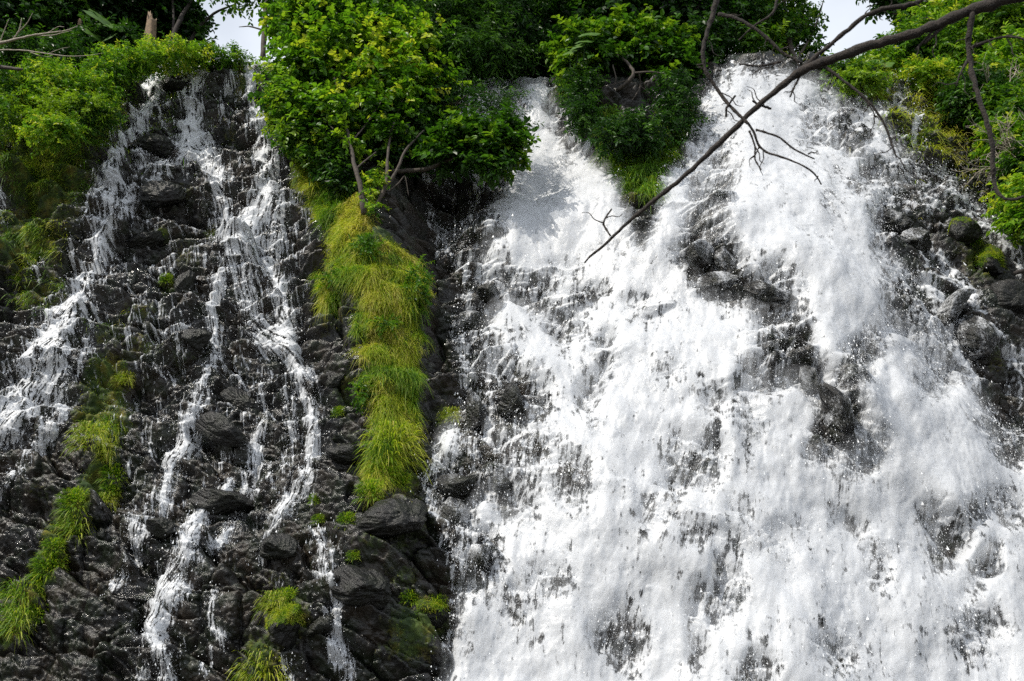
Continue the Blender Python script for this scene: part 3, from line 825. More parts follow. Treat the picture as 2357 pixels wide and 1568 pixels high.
def blades(root, nrm, L, wid, tint, seed=0, droop=0.9, spread=0.5, up=0.5, lean_=(0, 0, 0)):
    r_ = np.random.default_rng(seed); n = len(root)
    d = unit(nrm * 0.6 + np.array([0, 0, up]) + r_.normal(0, spread, (n, 3)) + np.array(lean_))
    s = np.array([0, 0.3, 0.65, 1.0])
    dr = droop * (0.6 + 0.8 * r_.random(n))
    g = np.array([0, 0, -1.0])
    C = root[:, None] + L[:, None, None] * (d[:, None] * s[None, :, None] + g * (dr[:, None] * s[None] ** 2)[..., None])
    h = r_.random(n) * math.pi
    S_ = np.stack([np.cos(h), np.sin(h) * 0.6, 0.2 * np.sin(h * 3)], -1)
    w = wid[:, None] * np.array([0.8, 1.0, 0.7, 0.08])[None]
    v = np.stack([C - S_[:, None] * w[..., None], C + S_[:, None] * w[..., None]], 2).reshape(n, 8, 3)
    f = np.array([[0, 1, 3, 2], [2, 3, 5, 4], [4, 5, 7, 6]])
    F = (np.arange(n) * 8)[:, None, None] + f
    tt = np.clip(tint[:, None] + np.array([-.12, 0, .06, .12])[None], 0, 1)
    return v.reshape(-1, 3), F.reshape(-1, 4), np.repeat(tt, 2, axis=1).ravel()

# ------------------------------------------------------------------ plant materials
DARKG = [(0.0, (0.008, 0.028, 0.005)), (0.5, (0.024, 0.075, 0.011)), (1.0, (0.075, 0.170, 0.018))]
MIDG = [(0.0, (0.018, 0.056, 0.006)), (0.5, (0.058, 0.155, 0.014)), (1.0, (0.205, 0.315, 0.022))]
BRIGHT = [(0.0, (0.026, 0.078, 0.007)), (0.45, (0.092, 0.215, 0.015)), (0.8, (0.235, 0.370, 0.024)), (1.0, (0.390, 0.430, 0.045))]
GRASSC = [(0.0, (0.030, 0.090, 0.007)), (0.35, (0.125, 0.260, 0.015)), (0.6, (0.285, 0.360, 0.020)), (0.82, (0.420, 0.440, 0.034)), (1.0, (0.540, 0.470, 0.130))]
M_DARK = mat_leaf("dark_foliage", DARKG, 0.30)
M_MID = mat_leaf("green_foliage", MIDG, 0.36)
M_BRIGHT = mat_leaf("bright_foliage", BRIGHT, 0.40)
M_GRASS = mat_leaf("grass_blades", GRASSC, 0.38, 0.5)
M_BARK = mat_simple("grey_brown_bark", (0.060, 0.048, 0.038), 0.85, 0.5, 14.0)
M_BARKD = mat_simple("dark_bark", (0.024, 0.018, 0.014), 0.85, 0.7, 40.0)
M_PALE = mat_simple("bleached_wood", (0.30, 0.26, 0.21), 0.85, 0.35, 18.0)
M_STUMP = mat_simple("weathered_stump_wood", (0.17, 0.115, 0.07), 0.85, 0.5, 9.0)

# ------------------------------------------------------------------ grass
def sample(weight, n):
    w = weight.ravel().astype(np.float64) * fw_ok.ravel(); w /= w.sum()
    return rng.choice(w.size, n, p=w)

vis = np.zeros(NR * NC, np.float32); 
def scatter_grass(name, weight, n, lmin, lmax, wid, tint0, tintvar, label, droop=0.9, up=0.4, spread=0.45, seed=1, tscale=0.9):
    k = sample(weight, n)
    P = V.reshape(-1, 3)[k].astype(float) + rng.normal(0, 0.02, (n, 3))
    X_, T_ = Xg.ravel()[k], Tg.ravel()[k]
    pn = fbm(X_ / tscale, T_ / (tscale * 1.6), seed + 90, 3)
    ln = vnoise(X_ / 0.35, T_ / 0.35, seed + 91)
    tn = np.clip(tint0 + tintvar * 1.8 * pn + rng.normal(0, 0.15, n), 0, 1)
    L = (lmin + (lmax - lmin) * rng.random(n)) * (1 + 1.0 * ln)
    clump = np.stack([vnoise(X_ / 0.26, T_ / 0.26, seed + 92), 0 * X_, 0.7 * vnoise(X_ / 0.26, T_ / 0.26, seed + 93)], -1) * 2.2
    v, f, t = blades(P, unit(Nrm[k] + clump), L, wid * (0.6 + 0.8 * rng.random(n)), tn, seed, droop, spread, up)
    o = mesh_obj(name, v, f, M_GRASS, attrs={"tint": t})
    return tag(o, label, name, kind="stuff")

gx_ = grass * (PX < 1200)
scatter_grass("grass", gx_ * sstep(560, 640, PY) * (0.22 + sstep(-0.14, 0.10, fbm(Xg / 0.42, Tg / 0.36, 55, 3))), 95000, 0.09, 0.34, 0.0058, 0.56, 0.34, "long yellow-green grass hanging down the rocky spine between the falls", droop=0.9, seed=3, tscale=0.36, spread=0.75)
scatter_grass("grass", gx_ * (1 - sstep(560, 640, PY)) * (PY > 160) * (PX < 860), 26000, 0.20, 0.45, 0.007, 0.55, 0.42, "short mossy grass on the ledges below the leafy tree", droop=0.8, seed=5, tscale=0.6)
scatter_grass("grass", grass * (PX > 1200) * (PX < 1640), 26000, 0.22, 0.5, 0.008, 0.36, 0.30, "green grass hanging on the ridge between the two chutes", droop=1.0, seed=7)
bankw = (1 - face_w) * (Tg - te < 5.5)
upper = sstep(0.15, 0.7, Tg - te)
left_bank = np.exp(-((PX - 140) / 190) ** 2 - ((PY - 250) / 90) ** 2)
scatter_grass("grass", np.clip(upper * (PX < 640) * (PX > -360) * (1 - 0.9 * (np.maximum.reduce(densL) > .2)) * (Tg - te < 5) + 0.9 * left_bank * (wet < 0.15), 0, 1), 46000, 0.25, 0.6, 0.009, 0.36, 0.25, "bright green grass along the top of the left cliff", droop=0.75, up=0.8, seed=9)
right_bank = np.exp(-(((PX - 2080) - (PY - 260) * 0.6) / 120) ** 2 - ((PY - 250) / 110) ** 2)
scatter_grass("grass", np.clip(upper * (PX > 1860) * (PX < 2740) * (Tg - te < 5) + 0.8 * right_bank * (wet < 0.1), 0, 1), 30000, 0.25, 0.6, 0.009, 0.66, 0.30, "yellowish grass drooping over the right bank", droop=0.9, up=0.7, seed=11)

scatter_grass("grass", np.clip(moss - 0.35, 0, 1) * (PX < 300) * (PX > -60) * (PY > 250) * (PY < 760) * (wet < 0.1) * sstep(-0.1, 0.2, fbm(Xg / 0.45, Tg / 0.35, 57, 3)), 22000, 0.08, 0.26, 0.0065, 0.42, 0.40, "short wet grass and moss clinging to the upper left rocks", droop=0.9, seed=13, tscale=0.5)
scatter_grass("moss", np.clip(moss - 0.42, 0, 1) * (wet < 0.2) * (PY > 150) * (grass < 0.2), 70000, 0.02, 0.07, 0.0060, 0.50, 0.60, "short velvety moss on the wet ledges", droop=0.3, up=0.2, spread=0.6, seed=15, tscale=0.6)

# separate tufts on the rock
def tuft_mesh(n, rad, lmin, lmax, tint0, seed, droop):
    r_ = np.random.default_rng(seed)
    P = rad * np.clip(r_.normal(0, 1, (n, 3)), -1.5, 1.5) * np.array([1.0, 0.35, 0.8])
    nr = unit(np.stack([P[:, 0] / rad * 0.35, np.full(n, -0.8), np.full(n, 0.5)], -1))
    tn = np.clip(tint0 + r_.normal(0, 0.14, n) + 0.25 * P[:, 0] / rad * 0.3, 0, 1)
    return blades(P, nr, lmin + (lmax - lmin) * r_.random(n), 0.0075 * (0.6 + 0.8 * r_.random(n)), tn, seed, droop, 0.45, 0.6)
TUFT = []
for k, (n, rad, a, b, tn, dr) in enumerate([(520, 0.17, 0.12, 0.34, 0.42, 0.9), (620, 0.22, 0.12, 0.34, 0.62, 0.95), (640, 0.125, 0.08, 0.2, 0.40, 0.6), (480, 0.26, 0.1, 0.22, 0.75, 0.8)]):
    v, f, t = tuft_mesh(n, rad, a, b, tn, 200 + k, dr)
    TUFT.append((v, f, t))
tuft_src = {}
def tuft(px, py, kind, size, label, cat="grass tuft", group="grass tufts growing on the wet rock"):
    P, nn = spot(px, py)
    if kind not in tuft_src:
        v, f, t = TUFT[kind]
        o = mesh_obj("grass_tuft", v, f, M_GRASS, attrs={"tint": t}); tuft_src[kind] = o
    else:
        o = tuft_src[kind].copy(); S.collection.objects.link(o)
    o.location = P + nn * 0.03
    o.rotation_euler = (0, 0, random.uniform(-0.35, 0.35))
    s_ = 0.76 * size * random.uniform(0.9, 1.1)
    o.scale = (s_, s_, s_ * random.uniform(0.9, 1.15))
    return tag(o, label, cat, group)
for a in [
  (205,1000,1,1.2,"yellow-green grass tuft highest in the slanting row on the lower left rocks"), (255,985,0,1.3,"long grass tuft beside the yellowish one at the top of the slanting row"), (238,1035,1,1.0,"drooping yellow grass tuft just below the highest pair of the slanting row"),
  (262,1090,2,1.4,"short bright green tuft on orange moss in the slanting row"), (255,1125,2,1.2,"small leafy green tuft under the orange moss of the slanting row"), (240,1150,1,0.9,"yellow hanging tuft where the slanting row bends left"),
  (165,1150,2,1.5,"green tuft on the mossy hump below the bend of the slanting row"), (165,1210,0,1.4,"long spiky grass tuft hanging from the mossy hump"), (125,1255,2,1.3,"small dark green tuft below the spiky hanging grass"),
  (110,1300,2,1.9,"rounded cushion of fine green grass on the lower left rock"), (85,1350,2,1.5,"fine green tuft touching the foot of the rounded grass cushion"), (45,1370,0,1.5,"tall dark grass tuft near the lower left corner"), (30,1430,0,1.3,"bushy grass tuft lowest in the slanting row, near the left edge"), (85,1410,2,1.2,"low green tuft on brown moss near the lower left corner"),
  (285,870,1,0.8,"small weedy tuft on yellow moss above the slanting row"), (625,1385,1,0.9,"yellow tuft hanging on the left of the mossy boulder near the bottom"), (655,1375,2,1.2,"green leafy tuft crowning the mossy boulder near the bottom"), (600,1545,1,1.5,"yellow grass tuft cut by the bottom edge of the picture"),
  (795,1195,2,1.0,"lone bright green tuft on the rock under the grassy spine"), (730,1195,2,0.7,"small tuft on a ledge left of the lone bright green tuft"), (945,1372,2,1.0,"round bright tuft on the rock beside the broad waterfall"), (1000,1390,2,1.3,"wide green tuft on the rock edge next to the broad waterfall"),
  (810,1275,2,0.8,"thin line of short grass in a rock crack below the spine"), (880,1090,2,2.0,"broad green tuft at the very foot of the grassy spine"), (900,1020,1,1.9,"yellow drooping tuft ending the grassy spine"), (850,1130,2,1.5,"low green tuft on mossy ledges under the foot of the spine"), (920,1110,2,1.3,"green tuft on orange moss right of the spine's foot"),
  (380,640,2,0.9,"small fern-green tuft under a ledge in the middle of the left cliff"), (775,945,2,0.8,"little green tuft on the rock left of the lower spine"), (720,1150,2,0.7,"sparse tuft beside the thin waterfall near the spine's foot"), (80,380,1,1.5,"round yellow tuft hanging on the upper left cliff"), (115,290,0,1.4,"leafy green tuft on the upper left cliff under the bank"), (35,640,2,0.9,"small mossy tuft on the left cliff near the left edge"),
  (1032,955,1,0.7,"small orange-green tuft on the dark rocks at the edge of the broad waterfall"), (2280,600,2,1.4,"green moss-like tuft on the dark boulders right of the broad waterfall"), (2240,555,2,1.0,"flat mossy tuft on the upper boulders right of the broad waterfall")]:
    tuft(*a)

# ------------------------------------------------------------------ trees and shrubs
def wp(px, py, Y):
    return at_depth(float(px), float(py), float(Y))

def faceY(px, py):
    x, t = plane_hit(np.array([float(px)]), np.array([float(py)]))
    return Y0 + t[0] * math.cos(FACE)

def plant(name, label, cat, blobs, n, leaf, mat, trunks=(), group=None, seed=1, crown_name="crown", bark=None, trunk_name="trunk", dy=1.0, rooted=False, **kw):
    """blobs: (px,py,rx,ry,Y) in layout pixels at a chosen distance Y; trunks: lists of (px,py,Y,radius in metres)"""
    sh = 0.0
    if trunks and rooted:
        (a, b, c, _) = trunks[0][0]
        sh = spot(a, b)[0][1] - 0.22 - c
        trunks = [[(p, q, y + sh, r) for p, q, y, r in tr] for tr in trunks]
        blobs = [(p, q, rx, ry, y + sh) for p, q, rx, ry, y in blobs]
    B = []
    for px, py, rx, ry, Y in blobs:
        sy = spot(px, min(py + 0.6 * ry, 1500))[0][1] - 0.2
        if not trunks and Y < 28.3 and sy < Y and Y - sy < 3: Y = sy
        c = wp(px, py, Y); m = mpp(c)
        B.append((*c, rx * m, dy * 0.5 * (rx + ry) * m, ry * m))
    base = wp(*trunks[0][0][:3]) if trunks else np.array([B[0][0], B[0][1], B[0][2] - B[0][5]])
    root = empty(name, base, label, cat, group)
    v, f, t = crown(B, n, leaf, seed=seed, **kw)
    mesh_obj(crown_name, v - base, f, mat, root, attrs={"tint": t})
    for k, tr in enumerate(trunks):
        g = Geo()
        g.tube([wp(a, b, c) for a, b, c, _ in tr], [r for *_, r in tr], 9, 0.07, seed * 10 + k)
        g.build(trunk_name if k == 0 or trunk_name == "stem" else "limb", bark or M_BARK, root, off=base)
    return root

# the leafy tree standing on the spine and leaning over the thin fall
F = faceY
CT = [(790,95,105,75,26.9),(870,165,105,80,26.6),(705,150,85,85,26.9),(672,235,60,60,26.4),(760,255,100,70,26.1),(865,250,115,70,26.2),(955,205,85,80,26.7),(935,110,105,75,27.2),(672,60,50,60,27.6),(790,315,50,24,25.4),(900,305,50,26,25.7),(740,20,120,50,27.6),(880,50,110,60,27.6)]
plant("broadleaf_tree", "bright broad-leaved tree with two bare stems on the grassy spine", "tree", CT, 19000, 0.165, M_BRIGHT,
      [[(838,492,24.9,.085),(832,440,24.9,.075),(815,380,25.0,.062),(806,330,25.3,.05),(790,260,25.8,.04),(770,180,26.3,.03)],
       [(868,470,25.0,.055),(892,425,25.1,.06),(890,370,25.2,.042),(900,300,25.7,.03),(930,220,26.4,.02)],
       [(893,425,25.1,.05),(915,390,25.2,.045),(932,345,25.4,.035),(975,300,25.9,.02)],
       [(815,392,25.0,.03),(840,370,25.1,.022),(865,350,25.3,.015)], [(895,440,25.0,.02),(920,420,24.9,.018),(932,400,24.9,.014),(940,450,24.9,.008)],
       [(806,330,25.3,.03),(840,290,25.5,.022),(880,230,26.0,.015)], [(806,335,25.3,.03),(760,290,25.6,.02),(710,240,26.1,.012)]], seed=41, tint=(0.44, 0.27), spray=2.6, upright=0.9, aspect=0.78, shell=0.9, rooted=True)
plant("overhanging_tree", "dark leafy bough reaching out sideways over the edge of the broad waterfall", "tree",
      [(1075,318,62,34,24.6),(1135,305,55,34,24.5),(1175,320,34,32,24.4),(1040,352,55,26,24.6),(1110,348,55,24,24.4),(1135,372,34,22,24.3),(1185,345,22,22,24.3)], 5200, 0.19, M_MID,
      [[(880,395,25.3,.075),(930,394,25.0,.07),(985,390,24.8,.06),(1040,365,24.6,.04),(1110,335,24.4,.025),(1165,320,24.4,.012)], [(1040,365,24.6,.025),(1090,360,24.4,.02),(1140,380,24.3,.01)], [(1110,385,24.4,.012),(1135,398,24.3,.009),(1165,412,24.2,.005)]], rooted=True, seed=42, tint=(0.45, 0.22), upright=0.9, aspect=0.7, shell=0.8, spray=2.4)
plant("willow_sapling", "thin twiggy willow hanging in front of the upper left side of the broad waterfall", "tree",
      [(1060,215,46,34,25.6),(1110,235,46,30,25.4),(1150,262,42,30,25.2),(1110,280,46,22,25.2),(1180,285,28,22,25.1),(1160,225,34,26,25.4)], 2300, 0.15, M_DARK,
      [[(1000,250,26.2,.04),(1050,235,25.6,.03),(1100,250,25.3,.022),(1160,270,25.2,.012)], [(1050,235,25.6,.02),(1090,210,25.5,.014),(1150,215,25.3,.008)], [(1100,250,25.3,.015),(1130,285,25.2,.01),(1180,290,25.1,.006)]], seed=43, aspect=0.22, droop=0.5, shell=0.8, tint=(0.55, 0.2))
plant("willow_tree", "dark willow with narrow feathery leaves above the top of the left chute", "tree",
      [(990,60,80,60,28.2),(1080,40,100,60,28.2),(1165,60,60,60,28.0),(1130,120,80,46,27.6),(1050,130,70,40,27.7),(1185,100,30,40,28.6),(1180,150,22,22,28.4),(1000,130,60,40,27.8),(1080,-60,150,60,28.4)], 26000, 0.20, M_DARK,
      [[(1090,200,28.2,.11),(1085,140,28.2,.10),(1095,60,28.3,.09),(1100,-60,28.4,.07)], [(1088,120,28.2,.05),(1040,60,28.2,.04),(1000,0,28.3,.03)], [(1092,90,28.2,.04),(1150,40,28.1,.03)]], seed=44, aspect=0.18, droop=0.45, tint=(0.62, 0.22))
plant("ridge_shrub", "spreading shrub with sunlit top and bare grey roots on the ridge between the chutes", "shrub",
      [(1345,115,70,46,26.7),(1430,95,80,44,26.9),(1515,92,60,36,26.9),(1325,160,36,40,26.6),(1385,140,56,30,26.4),(1490,130,60,28,26.5),(1555,150,46,40,26.6),(1540,195,36,26,26.2)], 13000, 0.19, M_MID,
      [[(1420,208,25.7,.07),(1445,190,25.5,.065),(1462,168,25.4,.055),(1440,140,25.7,.04),(1400,110,26.2,.025)], [(1462,168,25.4,.04),(1500,165,25.4,.032),(1530,170,25.4,.02)], [(1470,168,25.4,.03),(1475,200,25.7,.025),(1455,230,25.5,.012)], [(1500,165,25.4,.025),(1510,185,25.5,.018),(1520,210,25.6,.009)], [(1475,200,25.7,.02),(1510,225,25.5,.015),(1545,245,25.4,.008)], [(1410,150,25.6,.025),(1418,180,25.6,.02),(1412,208,25.7,.01)], [(1450,182,25.5,.02),(1410,195,25.6,.015),(1370,205,25.7,.007)]], rooted=True, seed=45, tint=(0.52, 0.26), upright=0.95, aspect=0.75, spray=2.5)
for sd_, bl, n, mt, lf, lab in [  # dark leaf colour on these bushes stands in for shade over the ridge
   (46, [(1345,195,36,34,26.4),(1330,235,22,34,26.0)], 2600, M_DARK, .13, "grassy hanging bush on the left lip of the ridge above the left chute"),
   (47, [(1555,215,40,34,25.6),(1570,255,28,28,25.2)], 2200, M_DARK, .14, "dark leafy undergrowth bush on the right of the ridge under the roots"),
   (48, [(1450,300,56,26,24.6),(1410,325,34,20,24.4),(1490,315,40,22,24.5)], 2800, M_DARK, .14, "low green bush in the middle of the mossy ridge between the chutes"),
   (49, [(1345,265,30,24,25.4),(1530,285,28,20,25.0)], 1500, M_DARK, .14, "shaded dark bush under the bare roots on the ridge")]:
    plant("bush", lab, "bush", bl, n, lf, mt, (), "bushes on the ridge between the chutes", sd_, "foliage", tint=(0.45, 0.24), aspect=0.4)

# left bank
for sd_, bl, n, mt, lf, lab in [
   (51, [(150,205,100,40,25.8),(110,190,80,40,26.2),(220,215,50,40,25.9)], 13000, M_BRIGHT, .10, "large rounded bright green bush on the left bank beside the thin fall"),
   (52, [(170,255,90,26,25.0),(215,262,50,26,25.0)], 6000, M_MID, .10, "darker green bush below the large rounded one on the left bank"),
   (53, [(30,215,60,50,26.0),(15,270,50,40,25.4)], 6000, M_MID, .10, "ferny bush cut by the left edge under the bare grey branch"),
   (54, [(115,305,54,30,24.4),(150,300,40,24,24.4)], 4200, M_BRIGHT, .09, "small bright bush hanging below the left bank"),
   (55, [(300,142,76,24,26.8),(385,126,80,22,27.2),(250,168,50,28,26.4)], 10000, M_BRIGHT, .10, "long low green bush along the lip above the leftmost thin fall"),
   (56, [(460,130,56,15,27.8),(535,134,36,12,28.0)], 4200, M_BRIGHT, .10, "low green fringe of leaves under the gap of bright sky"),
   (57, [(110,130,110,34,27.6),(40,150,60,34,27.4)], 7000, M_DARK, .16, "dark broad-leaved bush behind the left bank"),
   (58, [(240,98,60,26,28.7),(290,104,30,18,28.7)], 4000, M_DARK, .18, "shaded bush at the foot of the broken stump"),
   (59, [(660,250,34,60,25.9),(690,290,34,40,25.4),(640,200,30,46,26.5)], 4200, M_BRIGHT, .13, "yellow-green bush on the right edge of the thin fall beside the spine")]:
    plant("bush", lab, "bush", bl, n, lf, mt, (), "bushes along the left bank", sd_, "foliage", tint=(0.55, 0.22), aspect=0.45)

for sd_, bl, n, mt, lf, lab in [
   (161, [(690,255,50,44,25.6),(700,310,46,36,25.2),(735,345,34,24,25.0)], 4600, M_MID, .15, "leafy undergrowth left of the bare stems on the spine"),
   (162, [(775,330,36,26,25.2),(765,385,30,26,24.9),(790,420,20,22,24.8)], 2600, M_DARK, .14, "dark undergrowth touching the left bare stem on the spine"),
   (163, [(900,345,44,30,25.6),(960,300,46,40,25.8),(945,350,34,24,25.4)], 4200, M_DARK, .16, "shaded dark leaves between the bare stems and the sideways bough"),
   (164, [(862,425,16,26,24.9),(875,385,16,16,25.0),(860,470,14,14,24.8)], 900, M_BRIGHT, .10, "small bright sprouting plant between the two bare stems on the spine"),
   (165, [(1000,220,44,40,26.2),(960,140,46,46,27.0)], 3600, M_DARK, .16, "dark leaves between the bright tree and the upper left side of the broad waterfall")]:
    plant("bush", lab, "bush", bl, n, lf, mt, (), "undergrowth around the tree on the spine", sd_, "foliage", tint=(0.5, 0.24), aspect=0.6)

for sd_, bl, n, mt, lf, lab in [
   (171, [(770,640,26,22,24.2)], 500, M_BRIGHT, .08, "small leafy weed on the left margin of the hanging grass"), (172, [(835,560,22,16,24.2),(855,575,18,14,24.2)], 600, M_MID, .08, "leafy weed in the upper part of the hanging grass"),
   (173, [(960,640,22,40,24.2),(975,690,16,24,24.0)], 900, M_MID, .08, "green leafy weed along the right margin of the hanging grass"), (174, [(840,905,24,26,23)], 600, M_BRIGHT, .08, "leafy weed low on the left side of the hanging grass"), (175, [(890,745,20,16,23)], 400, M_MID, .07, "small weed in the middle of the hanging grass")]:
    plant("weed", lab, "weed", bl, n, lf, mt, (), "leafy weeds in the hanging grass", sd_, "foliage", tint=(0.5, 0.24), aspect=0.5)

# right bank
for sd_, bl, n, mt, lf, lab in [
   (61, [(2090,110,56,40,28.6),(2020,150,46,22,28.4),(2140,70,50,46,29.2)], 9000, M_BRIGHT, .16, "yellow-green bush just right of the bright sky gap on the right bank"),
   (62, [(2180,110,70,60,28.8),(2200,40,70,50,29.6)], 9000, M_BRIGHT, .15, "tall fine-leaved bush in the middle of the right bank"),
   (63, [(2290,70,70,70,28.6),(2350,40,60,70,28.8)], 9000, M_MID, .18, "leafy green bush behind the hanging twig at the upper right"),
   (64, [(2330,150,60,60,27.8),(2290,180,50,40,27.4)], 7000, M_BRIGHT, .17, "sunny green bush at the right edge above the dead twigs"),
   (65, [(2175,190,50,32,27.6),(2125,170,40,22,28.0)], 4600, M_BRIGHT, .13, "grassy yellow bush above the little side stream on the right bank"),
   (66, [(2250,220,50,40,26.8),(2215,235,30,24,26.6)], 6000, M_DARK, .15, "dark green bush behind the hanging twig on the right bank"),
   (67, [(2320,255,60,40,26.2),(2360,300,50,40,25.8)], 6000, M_MID, .16, "green bush over the dead twigs at the right edge"),
   (68, [(2335,335,44,30,25.0),(2362,385,34,36,24.6),(2300,310,30,20,25.2)], 6500, M_BRIGHT, .16, "sunlit bush behind the bleached dead twigs on the right"),
   (69, [(2345,455,34,34,23.6),(2365,500,30,30,23.2)], 3000, M_BRIGHT, .16, "small bright bush lowest on the right edge"),
   (76, [(2450,330,60,50,25.4),(2520,300,60,60,26.4),(2440,220,60,50,27.4)], 7000, M_MID, .16, "green bush at the outer end of the right bank"),
   (77, [(2470,440,50,40,23.8),(2560,420,60,50,24.6)], 5000, M_BRIGHT, .16, "bright bush on the rocks at the outer end of the right bank"),
   (70, [(1985,190,50,20,27.6),(1940,165,50,18,28.0)], 3500, M_MID, .14, "low green plants right of the crest of the big chute")]:
    plant("bush", lab, "bush", bl, n, lf, mt, (), "bushes along the right bank", sd_, "foliage", tint=(0.58, 0.24), aspect=0.5)

# trees along the top of the cliff
TREES = [
  ("broad dark tree at the far left behind the bare grey branch", [(40,60,110,60,29.4),(-60,20,140,90,29.6),(110,20,90,50,29.8)], 15000, M_DARK, .22, [[(95,170,29.6,.13),(98,90,29.6,.12),(105,0,29.7,.11),(110,-120,29.8,.09)]]),
  ("slim trunked tree with a snapped stem beside it on the left bank", [(190,40,70,50,30.2),(250,20,80,50,30.4)], 11000, M_DARK, .22, [[(196,120,29.6,.10),(195,60,29.7,.085),(200,0,29.8,.08),(206,-120,30,.07)]]),
  ("leaning dark tree right of the broken stump", [(370,20,80,40,31),(405,40,40,40,31.4),(300,50,60,40,31.2)], 10000, M_DARK, .22, [[(392,115,29.6,.10),(402,70,29.8,.09),(425,25,30.2,.075),(470,-40,30.8,.06)], [(398,90,29.8,.05),(400,40,30.0,.045),(395,-30,30.2,.04)]]),
  ("dark tree whose round leaves hang into the bright gap of sky", [(425,85,30,34,31.4),(462,104,18,12,31.2),(405,30,34,30,31.4),(452,60,14,8,31.2)], 2600, M_DARK, .20, [[(425,130,30.6,.09),(450,70,30.9,.07),(490,30,31.1,.05),(540,10,31.3,.03)]]),
  ("tree with dark trunk on the right side of the bright sky gap", [(652,30,30,40,30),(680,60,40,50,29.6),(705,40,65,50,29.4),(560,-16,60,12,30.2),(680,-90,110,70,30.4)], 13000, M_MID, .17, [[(605,135,29.2,.10),(608,80,29.4,.09),(612,20,29.6,.085),(610,-100,30,.07)], [(607,70,29.4,.035),(575,60,29.5,.025),(550,62,29.6,.012)]]),
  ("tall fine-leaved tree behind the bright broadleaf tree", [(760,20,110,50,29.6),(860,10,110,50,29.8),(820,-90,200,80,30)], 12000, M_MID, .17, [[(830,170,29.4,.12),(835,60,29.6,.10),(840,-100,29.8,.08)]]),
  ("shadowy tree behind the left side of the ridge", [(1260,60,70,60,29.6),(1290,120,50,46,29),(1230,120,34,40,29.2),(1330,40,80,50,30),(1280,-90,180,80,30)], 14000, M_DARK, .22, [[(1225,175,29,.07),(1245,120,29.2,.06),(1262,60,29.4,.055),(1270,-80,29.8,.05)]]),
  ("dense dark tree standing on the ridge between the chutes", [(1420,40,90,46,29.2),(1500,30,80,46,29.4),(1450,-90,200,80,29.8)], 13000, M_DARK, .22, [[(1400,160,28.6,.10),(1420,60,29,.09),(1425,-80,29.4,.07)]]),
  ("forked grey tree leaning right at the right end of the ridge", [(1580,50,70,60,28.8),(1610,110,50,50,28.4),(1560,-90,150,70,29.4),(1640,40,50,46,29)], 12000, M_DARK, .20, [[(1562,165,27.6,.10),(1572,110,27.8,.095),(1588,70,28,.085),(1600,50,28.1,.08)], [(1600,50,28.1,.055),(1606,10,28.3,.05),(1610,-80,28.7,.04)], [(1600,52,28.1,.055),(1625,20,28.3,.05),(1630,-60,28.7,.04)]]),
  ("dark leafy tree on the left of the big chute's crest", [(1640,130,44,40,28.6),(1690,110,50,40,28.8),(1700,40,70,50,29.4),(1690,-80,150,70,29.6)], 11000, M_DARK, .18, [[(1680,165,28.6,.09),(1690,80,28.9,.08),(1700,-60,29.4,.06)]]),
  ("slender tree with airy leaves left of the right sky gap", [(1770,50,60,36,29.6),(1825,30,44,34,29.8),(1815,90,50,30,29.4),(1750,110,50,34,29.2),(1865,50,18,18,29.8),(1868,105,26,18,29.4)], 6500, M_MID, .15, [[(1842,178,28.6,.10),(1820,110,29,.09),(1810,60,29.3,.075),(1800,-40,29.8,.06)], [(1830,140,28.8,.05),(1860,95,29.1,.045),(1880,50,29.4,.03),(1895,0,29.7,.02)], [(1875,70,29.3,.025),(1850,52,29.4,.018)]]),
  ("dark overhanging treetop between the sky gap and the right bank", [(2070,4,36,18,30.4),(2120,20,36,30,30.2),(2100,-70,90,50,30.6),(2035,-2,22,10,30.6)], 6500, M_DARK, .20, [[(2120,150,29.6,.10),(2118,60,29.9,.085),(2100,10,30.2,.07),(2080,-70,30.5,.05)], [(2105,20,30.2,.03),(2060,35,30.3,.02),(2020,22,30.4,.01)]]),
  ("tall green tree closing the upper right corner", [(2260,-20,120,50,30.4),(2370,-20,100,80,30.2),(2300,-120,200,80,30.6)], 11000, M_MID, .18, [[(2250,170,29.4,.09),(2255,60,29.8,.08),(2260,-100,30.4,.07)]]),
]
for k, (lab, bl, n, mt, lf, tr) in enumerate(TREES):
    plant("tree", lab, "tree", bl, n, lf, mt, tr, "trees along the top of the cliff", 300 + k, bark=M_BARKD if mt is M_DARK else M_BARK, tint=(0.45, 0.24), aspect=0.6, dy=1.3)

